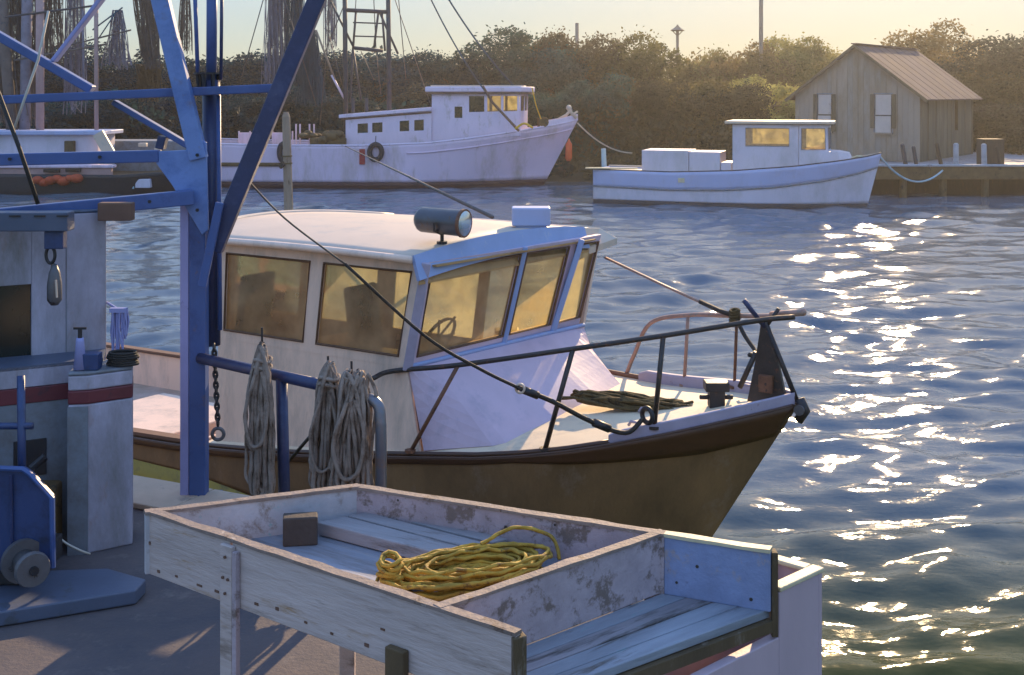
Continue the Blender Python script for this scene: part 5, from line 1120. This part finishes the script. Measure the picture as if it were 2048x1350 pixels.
def hank(px, py, Y, pxb, pyb, w_, nl, label, seed, r=.0115, topw=0.0):
    rr = random.Random(seed); mb = MB(); top = at(px, py, Y); bot = at(pxb, pyb, Y); W = w_/F*Y/2; TW = topw/F*Y/2
    def add(path, closed): mb.twist(path, r*rr.uniform(.85, 1.15), closed)
    for k in range(nl):
        s0 = rr.uniform(-1, 1); s1 = max(-1, min(1, s0+rr.uniform(.25, .9)*(1 if s0 < 0 else -1))); dy = rr.uniform(-.06, .06); L = rr.choice([1, 1, .97, rr.uniform(.6, .95)])
        to = Vector((rr.uniform(-1, 1)*max(TW, .012), rr.uniform(-.03, .03), rr.uniform(-.02, .012)-abs(rr.gauss(0, .2))*TW)); ph = rr.uniform(0, 6); wv = rr.uniform(.004, .012)
        def side(s, n=10):
            o = []
            for i in range(n):
                q = i/(n-1)*.94; ww = W*(1-math.exp(-5*q))*(1-.12*math.sin(3*q)); o.append(top.lerp(bot, q*L)+to*(1-q)**1.5+Vector((s*ww+wv*math.sin(6*q+ph), dy*(1-math.exp(-5*q))+.012*math.sin(7*q+s*5), 0)))
            return o
        A = side(s0); B = side(s1); c = top.lerp(bot, L)+Vector(((s0+s1)/2*W, dy, 0)); a0 = (A[0]+B[0])/2+Vector((0, 0, .012))
        path = bez([A[0]]+A[1:]+[c]+B[::-1][:-1]+[a0], 3)
        add(path[:-1], True)
    s0 = top+Vector((-W*.5, -.07, -.25)); lp = bez([s0+Vector((W*.2, 0, .1)), s0+Vector((-W*.4, -.01, -.12)), s0+Vector((0, -.02, -.30)), s0+Vector((W*.7, -.01, -.26)), s0+Vector((W*.9, 0, -.05)), s0+Vector((W*.5, .01, .12))], 5)
    add(lp, False)
    for k in range(2 if not topw else 0):
        q = .10+.05*k; c = top.lerp(bot, q); mb.tube([c+Vector((math.cos(6.28*j/12)*W*.5, math.sin(6.28*j/12)*.05, .01*math.sin(j))) for j in range(12)], r, 5, closed=True)
    tag(mb.build('rope_hank', 'greyrope', smooth=True), label, 'rope hank', 'rope hanks on the pipe rail')
hank(526, 690, 7.05, 522, 992, 66, 24, 'leftmost grey rope hank hanging alone on the pipe rail', 1)
hank(660, 730, 6.76, 646, 985, 78, 22, 'middle rope hank with a loose loop crossing its lower half', 2)
hank(712, 742, 6.66, 704, 985, 92, 30, 'rightmost thick rope hank folded over the pipe next to the bent pipe', 3, topw=46)
rope('slack_line', 'blackrope', [at(640, 850, 8.3), at(575, 925, 8.7)], .012, 'short dark line seen between the two right rope hanks and the hull', 'rope')

# ---------------- the wooden bin in front ----------------
TZ, FZ, FI = 2.90, 2.68, 2.745
Ac, Bc, Ec, Nc = Vector((-1.41, 4.74, 0)), Vector((-.63, 5.05, 0)), Vector((.915, 4.35, 0)), Vector((.01, 3.66, 0))
D1 = Bc.lerp(Ec, .772); D2 = Ac.lerp(Nc, .835)
def zed(p, z): return Vector((p.x, p.y, z))
def bboard(root, a, b, z0, z1, th, m, name, side=1, bev=.004):
    a, b = zed(a, z0), zed(b, z0); d = (b-a).normalized(); n = Vector((-d.y, d.x, 0))*side*th
    return MB().prism([a, b, b+n, a+n], (0, 0, z1-z0)).build(name, m, root, bevel=bev)
def bin_():
    root = thing('wooden_bin', zed((Ac+Nc+Ec)/3, DZ), 'peeling white wooden sorting bin on legs with a divider in the foreground', 'bin')
    lg = Ac.lerp(Nc, .283)
    bboard(root, Ac, lg-(Nc-Ac).normalized()*.006, FZ-.02, TZ-.012, .028, 'binpaint', 'front_board'); bboard(root, lg+(Nc-Ac).normalized()*.006, Nc, FZ-.02, TZ-.012, .028, 'binpaint', 'front_board')
    bboard(root, Ac, Bc, FZ-.02, TZ-.012, .028, 'bininner', 'end_board', -1); bboard(root, Bc, D1, FZ-.02, TZ-.012, .028, 'bindiv', 'back_board', -1); bboard(root, D1, Ec, FZ-.0, TZ-.012, .028, 'binblue', 'back_board', -1)
    bboard(root, D2, D1, FZ, TZ-.012, .026, 'bindiv', 'divider', 1)
    for a, b, nm, sd_, m in ((Ac, Nc, 'rim_strip', 1, 'rim'), (Ac, Bc, 'rim_strip', -1, 'rim'), (Bc, D1, 'rim_strip', -1, 'rim'), (D1, Ec, 'rim_strip', -1, 'tubrim'), (D2, D1, 'rim_strip', 1, 'rim')):  # right-hand strip in cream: sunlight put into its colour
        d = (b-a).normalized(); n = Vector((-d.y, d.x, 0))*sd_; L = (b-a).length; k = max(2, int(L/.09)); r = random.Random(int(L*1000))
        top = [TZ-.012+.012+r.uniform(-.0025, .0025) for _ in range(k+1)]; wd = [r.uniform(-.002, .003) for _ in range(k+1)]
        rows = []
        for i in range(k+1):
            p = a.lerp(b, i/k); o = -n*(.005+wd[i]); q = n*(.034+wd[i])
            rows.append([zed(p+o, TZ-.0118), zed(p+o, top[i]), zed(p+q, top[i]), zed(p+q, TZ-.0118)])
        mb = MB().grid([r_+[r_[0]] for r_ in rows]); mb.add(rows[0], [(0,1,2,3)]); mb.add(rows[-1], [(3,2,1,0)]); mb.build(nm, m, root)
    # floor of the left part: boards along the back-left run
    fl = (Nc-Ac).normalized(); nn = Vector((-fl.y, fl.x, 0))
    MB().prism([zed(p, FI-.03) for p in (Ac+(Bc-Ac).normalized()*.03, Bc, D1-(Ec-Bc).normalized()*.012, D2-(Nc-Ac).normalized()*.012)], (0, 0, .03)).build('floor_sheet', 'binsheet', root)
    # right bay floor planks parallel to the divider
    Q0, Q1, Q2, Q3 = D2+Vector((.006, .006, 0)), D1, Ec, Nc+Vector((.03, .04, 0))
    nb = 4
    for i in range(nb):
        f0, f1 = i/nb, (i+1)/nb-.018
        z = FZ-.03+random.uniform(0, .004)
        MB().prism([zed(Q0.lerp(Q3, f0), z), zed(Q0.lerp(Q3, f1), z), zed(Q1.lerp(Q2, f1), z), zed(Q1.lerp(Q2, f0), z)], (0, 0, .03)).build('floor_plank', 'binfloorg' if i in (1,) else 'binfloor', root, bevel=.003)
    MB().beam(zed(Q3, FZ-.052), zed(Ec, FZ-.052), .03, .04).build('edge_beam', 'postwood', root)
    # corner posts
    p = Nc; MB().prism([zed(p+Vector((-.004, -.012, 0)), DZ), zed(p+Vector((.035, .012, 0)), DZ), zed(p+Vector((.02, .05, 0)), DZ), zed(p+Vector((-.02, .03, 0)), DZ)], (0, 0, TZ-DZ-.014)).build('corner_post', 'postwood', root, bevel=.004)
    p = Ec; MB().box((p.x-.004, p.y-.02, FZ-.09), (p.x+.018, p.y+.03, TZ-.014)).build('corner_post', 'postwood', root, bevel=.003)
    # outside leg with plate, and the brown post
    f = -nn; c = lg+f*.022
    MB().prism([zed(c-fl*.035, DZ), zed(c+fl*.028, DZ), zed(c+fl*.028+f*-.02, DZ), zed(c-fl*.035-f*.02, DZ)], (0, 0, TZ-DZ-.02)).build('leg', 'binpaint', root, bevel=.003)
    MB().prism([zed(c+fl*.030, DZ), zed(c+fl*.052, DZ), zed(c+fl*.052-f*.02, DZ), zed(c+fl*.030-f*.02, DZ)], (0, 0, TZ-DZ-.035)).build('leg_strip', 'bindiv', root, bevel=.002)
    for zz, sh in ((TZ-.06, .0), (TZ-.135, -.012), (TZ-.137, .015), (TZ-.19, 0)):
        p = zed(c+fl*(sh-.003)+f*.001, zz); MB().cyl(p, p+f*.006, .0055, 8).build('bolt', 'trimbrown', root)
    c2 = Ac.lerp(Nc, .742)+f*.03
    MB().prism([zed(c2-fl*.04, DZ), zed(c2+fl*.04, DZ), zed(c2+fl*.04-f*.028, DZ), zed(c2-fl*.04-f*.028, DZ)], (0, 0, .735)).build('leg', 'postwood', root, bevel=.004)
    for q, m in ((Ac.lerp(Bc, .92)+Vector((.03, -.05, 0)), 'binpaint'), (D1+Vector((-.04, -.05, 0)), 'binpaint')) :
        MB().box((q.x-.03, q.y-.02, DZ), (q.x+.03, q.y+.03, FZ-.03)).build('leg', m, root, bevel=.004)
    # nail heads and rusty slots along the boards
    r = random.Random(8)
    for t_, z in ((.018, TZ-.12), (.05, FZ+.005), (.11, FZ+.012), (.185, FZ+.01), (.24, FZ+.012), (.36, FZ+.02), (.42, FZ+.03), (.50, FZ+.02), (.57, FZ+.015), (.66, FZ+.02), (.70, FZ+.09)):
        p = zed(Ac.lerp(Nc, t_), z)+f*-.001; MB().obox(p, fl*r.uniform(.006, .014), f*.004, Vector((0, 0, r.uniform(.003, .006)))).build('nail_head', 'trimbrown', root)
    be = (Ec-Bc).normalized(); nb_ = Vector((be.y, -be.x, 0))
    for t_, z, m in ((.12, FZ+.16, 'block'), (.40, FZ+.12, 'block'), (.43, FZ+.035, 'block'), (.845, FZ+.12, 'block'), (.80, FZ+.05, 'block'), (.96, FZ+.035, 'block'), (.52, FZ+.16, 'block')):
        z += .03 if t_ < .7 else 0; p = zed(Bc.lerp(Ec, t_), z)+nb_*.029; q_ = r.uniform(.004, .009); MB().tube([p-nb_*.002, p+nb_*.0015], [q_, q_*.8], 7).build('nail_hole', m, root)
    return root
bin_()
# planks stacked inside the bin
def inbin(px, py, z): return atz(px, py, z)
pk0 = [((637, 1056), (1080, 1150), (1110, 1135), (678, 1040))]
def plankin(a0, a1, b1, b0, zt, th, label):
    ps = [atz(*p, zt) for p in (a0, a1, b1, b0)]
    tag(MB().prism([p-Vector((0, 0, th)) for p in ps], (0, 0, th)).build('loose_plank', 'plank', bevel=.004), label, 'plank', 'planks lying in the bin')
plankin((634, 1044), (900, 1112), (935, 1096), (690, 1032), FI+.055, .05, 'nearest grey plank in the bin touching the dark block')
plankin((695, 1030), (940, 1094), (975, 1086), (735, 1024), FI+.056, .05, 'middle grey plank in the bin')
plankin((742, 1022), (985, 1084), (1015, 1077), (790, 1018), FI+.05, .045, 'grey plank in the bin lying against the back board')
a = atz(598, 1092, FI); tag(MB().obox(a+Vector((0, .03, .055)), (.066, .01, 0), (-.006, .035, 0), (0, 0, .055)).build('wood_block', 'block', bevel=.006), 'dark square block standing at the end of the planks in the bin', 'block')
# yellow rope coil
def coil():
    r = random.Random(6); c0 = atz(930, 1150, FI+.03); mb = MB(); ux = (D1-D2).normalized(); 
    ux = Vector((.93, .36, 0)).normalized(); uy = Vector((-ux.y, ux.x, 0))
    for k in range(30):
        Rx = r.uniform(.17, .29); Ry = Rx*r.uniform(.36, .55); cx = r.uniform(-.035, .05); cy = r.uniform(-.03, .03); z = .012+.075*(k/30)*r.uniform(.6, 1.1); tl = r.uniform(-.10, .18); ph = r.uniform(0, 6)
        mb.twist([c0+ux*(cx+Rx*math.cos(6.2832*j/22))+uy*(cy+Ry*math.sin(6.2832*j/22))+Vector((0, 0, z-.03+max(-.0, tl*Ry*math.sin(6.2832*j/22))+.006*math.sin(3*j+ph))) for j in range(22)], .0078, closed=True)
    e = c0-ux*.27
    mb.twist(bez([c0-ux*.1+uy*.08+Vector((0, 0, .05)), e+uy*.02+Vector((0, 0, .06)), e-uy*.03+Vector((0, 0, .03)), c0-ux*.18-uy*.07+Vector((0, 0, .015)), c0-uy*.09+ux*.05+Vector((0, 0, .0))], 7), .0082)
    mb.twist(bez([c0+ux*.1+uy*.11+Vector((0, 0, .06)), c0+ux*.24+uy*.12+Vector((0, 0, .10)), c0+ux*.36+uy*.06+Vector((0, 0, .07)), c0+ux*.37+Vector((0, 0, .0))], 7), .0078)
    for k in range(7):
        c = e+ux*.02*r.uniform(-1, 1)+Vector((0, 0, .02+.012*k)); mb.tube([c+ux*.035*math.cos(6.28*j/9)+uy*.05*math.sin(6.28*j/9)+Vector((0, 0, .01*math.sin(j+k))) for j in range(9)], .0075, 6, closed=True)
    tag(mb.build('rope_coil', 'yellowrope', smooth=True), 'loose coil of yellow rope lying in the bin', 'rope')
coil()
# ---------------- tall tub behind the bin ----------------
def tub():
    Rc = Vector((1.14, 4.54, 0)); Pc = Vector((.15, 3.62, 0)); Sc = Vector((.985, 4.68, 0)); z1 = 2.75
    d = (Rc-Pc).normalized(); n = Vector((-d.y, d.x, 0)); L = (Rc-Pc).length; kx = Pc.lerp(Rc, .80)
    root = thing('fish_tub', zed((Rc+Pc+Sc)/3, DZ), 'tall lavender white fish tub with a sunlit rim standing behind the bin', 'tub')
    bboard(root, Pc, kx, DZ, FZ-.10, .04, 'tubw', 'side_board', 1); bboard(root, kx, Rc, DZ, z1-.012, .04, 'tubw', 'side_board', 1)
    bboard(root, Rc, Sc, DZ, z1-.012, .025, 'tubw', 'side_board', 1); Qc = Sc-d*(L*.9); bboard(root, Sc, Qc, DZ, FZ-.10, .04, 'tubw', 'side_board', 1)
    Sk = Sc-d*(.07); bboard(root, Sc, Sk, FZ-.099, z1-.012, .04, 'tubw', 'side_board', 1); bboard(root, Qc, Pc, DZ, FZ-.10, .04, 'tubw', 'side_board', 1)
    def rim(a, b, sd_=1):
        dd = (b-a).normalized(); nn = Vector((-dd.y, dd.x, 0)); MB().prism([zed(a-nn*.006, z1-.011), zed(b-nn*.006, z1-.011), zed(b+nn*.045, z1-.011), zed(a+nn*.045, z1-.011)], (0, 0, .016)).build('rim', 'tubrim', root, bevel=.004)
    rim(kx, Rc+d*.006); rim(Rc+(Sc-Rc).normalized()*.047, Sc); rim(Sc-d*.047, Sk)
    MB().prism([zed(p, DZ+.35) for p in (Pc+n*.03, Rc+n*.03, Sc-n*.02, Qc)], (0, 0, .02)).build('tub_floor', 'tubw', root)
tub()
tag(MB().prism([(-1.0, 4.62, DZ+.008), (-.55, 4.45, DZ+.008), (-.30, 4.80, DZ+.008), (-.75, 5.0, DZ+.008)], (0, 0, .02)).build('sunlit_patch_board', 'ochrewood', bevel=.003), 'ochre board added as a patch of sunlight on the dock under the bin', 'board')  # ochre sheet added in place of a sunlit patch of dock

# ---------------- deckhouse at the left ----------------
def deckhouse():
    R0, L0 = Vector((-2.30, 6.95, 0)), Vector((-4.6, 5.72, 0)); d = (L0-R0).normalized(); n = Vector((-d.y, d.x, 0)); n = n if n.y > 0 else -n
    root = thing('deckhouse', zed((R0+L0)/2, DZ), 'pale blue white deckhouse with a maroon stripe at the left edge', 'deckhouse')
    def wall(a, b, z0, z1, m, nm, off=0, th=.06): 
        a, b = zed(a+n*off, z0), zed(b+n*off, z0); MB().prism([a, b, b+n*th, a+n*th], (0, 0, z1-z0)).build(nm, m, root, bevel=.004)
    wall(R0, L0, DZ, 2.80, 'houseg', 'lower_wall'); wall(R0, L0, 2.80, 2.885, 'stripe', 'stripe', -.006, .068); wall(R0, L0, 2.887, 3.0, 'housew', 'ledge_wall')
    U0 = Vector((-2.37, 7.22, 0)); U1 = U0+d*2.6; w0 = U0+d*.41; w1 = U0+d*1.2
    wall(U0, w0, 2.8, 3.80, 'housew', 'upper_wall'); wall(w1, U1, 2.8, 3.80, 'housew', 'upper_wall'); wall(w0, w1, 3.41, 3.80, 'housew', 'upper_wall'); wall(w0, w1, 2.8, 2.87, 'housew', 'upper_wall')
    wall(w0+d*.0, w1, 2.87, 3.41, 'darkwin', 'window', .03, .012)
    wall(U0+d*.22, U0+d*.225, 2.95, 3.80, 'houseg', 'panel_seam', -.004, .01)
    MB().prism([zed(R0, 2.985), zed(L0, 2.985), zed(L0+n*.3, 2.985), zed(U0+n*.02, 2.985)], (0, 0, .02)).build('ledge_top', 'slab', root)
    sw = U0+Vector((0, 0, 0)); MB().prism([zed(sw+n*.062, DZ), zed(sw+n*.36, DZ), zed(sw+n*.36+d*.06, DZ), zed(sw+n*.062+d*.06, DZ)], (0, 0, 1.80)).build('end_wall', 'housew', root)
    MB().prism([zed(p, 3.80) for p in (U0-n*.0, U1-n*.0, U1+n*.36, U0+n*.36)], (0, 0, .02)).build('roof', 'slab', root, bevel=.01)
    # corner column
    c = [(-2.40, 6.68), (-2.295, 6.70), (-2.10, 6.84), (-2.17, 7.08), (-2.44, 6.95)]
    def col_(z0, z1, m, nm, g=0):
        cc = Vector((-2.26, 6.85, 0)); MB().prism([zed(Vector((x, y, 0))+(Vector((x, y, 0))-cc)*g, z0) for x, y in c], (0, 0, z1-z0)).build(nm, m, root, bevel=.008)
    col_(DZ, 2.81, 'housew', 'corner_column'); col_(2.811, 2.885, 'stripe', 'stripe', .01); col_(2.886, 2.965, 'housew', 'column_top'); col_(2.966, 2.985, 'houseg', 'column_cap', .012)
    MB().prism([zed(Vector((-2.40, 6.677, 0)), DZ), zed(Vector((-2.297, 6.697, 0)), DZ), zed(Vector((-2.297, 6.690, 0)), DZ), zed(Vector((-2.40, 6.670, 0)), DZ)], (0, 0, .80)).build('shaded_face_overlay', 'houseg', root)  # darker sheet laid on the column's left face as painted shade
    p = R0+d*.55; 
    for q, z0, z1, m in ((.30, 2.40, 2.60, 'iron'), (.22, 2.02, 2.34, 'darkwood')):
        a = R0+d*(q); b = R0+d*(q+.17); wall(a, b, z0, z1, m, 'dark_opening', -.008, .006)
    return root
deckhouse()
c = at(160, 738, 6.75); rt = thing('vent_cowl', c, 'small mauve cone with a dark wing nut standing on the column ledge', 'vent')
MB().tube([c, c+Vector((0, 0, .15)), c+Vector((0, 0, .17))], [.036, .022, .02], 12).build('cone', 'lav', rt, smooth=True); MB().tube([c+Vector((0, 0, .17)), c+Vector((0, 0, .215))], .012, 8).build('stem', 'iron', rt); MB().beam(c+Vector((-.035, 0, .222)), c+Vector((.035, 0, .222)), .01, .012).build('wing_nut', 'iron', rt)
c = Vector((-2.29, 6.78, 2.985)); tag(MB().box(c+Vector((-.05, -.05, 0)), c+Vector((.035, .03, .09))).build('blue_box', 'winchblue', bevel=.006), 'small dark blue box on the ledge beside the mauve cone', 'box')
c = Vector((-2.16, 6.86, 2.985)); rt = thing('mooring_reel', c, 'dark oval coil of line on top of the corner column', 'rope')
mb = MB()
for k in range(6): mb.tube([c+Vector((math.cos(6.28*j/16)*(.085-.006*(k % 3)), math.sin(6.28*j/16)*.055, .012+.012*k)) for j in range(16)], .008, 6, closed=True)
mb.build('line_turns', 'blackrope', rt, smooth=True)
# hanging brush of purple strands
r_ = random.Random(5); mb = MB(); c = at(238, 620, 7.05)
for k in range(34):
    o = Vector((r_.uniform(-.04, .045), r_.uniform(-.015, .015), 0)); L = r_.uniform(.18, .30)*(1-.4*(o.x > .02)); mb.tube([c+o, c+o+Vector((r_.uniform(-.01, .01), 0, -L*.5)), c+o*.9+Vector((r_.uniform(-.01, .015), 0, -L))], .005, 5)
mb.box(c+Vector((-.05, -.02, -.012)), c+Vector((.045, .02, .012))).tube([c+Vector((0, 0, 0)), Vector((-2.372, 7.24, c.z+.01))], .008, 6); tag(mb.build('strand_mop', 'lav'), 'purple mop head of strands hanging at the deckhouse corner', 'mop')
# slab and winch
tag(MB().prism([zed(atz(x, y, DZ+.075), DZ+.005) for x, y in ((-500, 1300), (0, 1224), (272, 1180), (292, 1158), (215, 1136), (100, 1140), (-500, 1165))], (0, 0, .07)).build('base_slab', 'slab', bevel=.008), 'low blue painted slab under the winch on the dock', 'slab')
def winch():
    Y = 6.02; root = thing('winch', (-2.5, Y, DZ+.115), 'dark blue winch with a clipped corner guard plate and steel warping head', 'winch')
    pts = [(-140, 932), (45, 938), (60, 948), (104, 996), (106, 1135), (-140, 1150)]
    zb = DZ+.077
    def q(p, Yy): v = at(*p, Yy); v.z = max(v.z, zb); return v
    MB().prism([q(p, Y) for p in pts], (0, .05, 0)).build('guard_plate', 'winchblue', root, bevel=.008)
    rim = [q(p, Y-.02) for p in pts]; MB().tube([rim[0], rim[1], rim[2], rim[3], rim[4]], .013, 6).build('guard_rim', 'blue', root)
    MB().tube([q((22, 950), Y-.012), q((24, 1120), Y-.012)], .008, 6).build('weld_seam', 'bluedark', root)
    MB().box((-3.1, Y+.05, zb), (-2.35, Y+.45, zb+.12)).build('bed_frame', 'iron', root, bevel=.01)
    c = at(45, 1120, Y-.02); c.z = max(c.z, zb+.10); ax = Vector((.62, -.78, 0)).normalized()
    MB().tube([c, c+ax*.03], .105, 22).build('drum_flange', 'winchmetal', root); MB().tube([c+ax*.03, c+ax*.08, c+ax*.13], [.06, .05, .062], 20).build('warping_head', 'winchmetal', root, smooth=True)
    MB().tube([c+ax*.13, c+ax*.15, c+ax*.17], [.08, .084, .078], 22).build('head_flange', 'winchmetal', root); MB().tube([c+ax*.17, c+ax*.185], .022, 10).build('hub', 'iron', root)
    MB().tube([c-ax*.05, c], .045, 12).build('shaft', 'iron', root)
    p = at(42, 752, 6.25); b = at(44, 960, 6.1); MB().tube([p, b], .02, 10).build('brake_post', 'winchblue', root, smooth=True)
    p = at(42, 852, 6.18); MB().tube([p+Vector((-.16, 0, 0)), p+Vector((.06, 0, 0))], .017, 10).build('brake_handle', 'winchblue', root, smooth=True)
winch()
rope('white_hose', 'lightrope', bez([at(108, 1065, 6.5), at(130, 1085, 6.5), at(158, 1100, 6.5), at(180, 1108, 6.55)], 5), .006, 'thin pale cord drooping beside the winch', 'cord', 6)
rt = thing('valve_manifold', (-2.5, 6.62, DZ), 'dark rusty pump block between the winch and the corner column', 'pump')
MB().box((-2.64, 6.52, DZ+.0), (-2.46, 6.78, DZ+.38)).build('body', 'brown', rt, bevel=.02)
MB().cyl((-2.56, 6.5, DZ+.25), (-2.56, 6.44, DZ+.25), .06, 14).build('valve', 'trimbrown', rt); MB().tube([(-2.56, 6.6, DZ+.38), (-2.56, 6.6, DZ+.5), (-2.5, 6.62, DZ+.55)], .022, 8).build('pipe', 'iron', rt)
for o in list(bpy.data.objects):
    if '_org' in o: del o['_org']
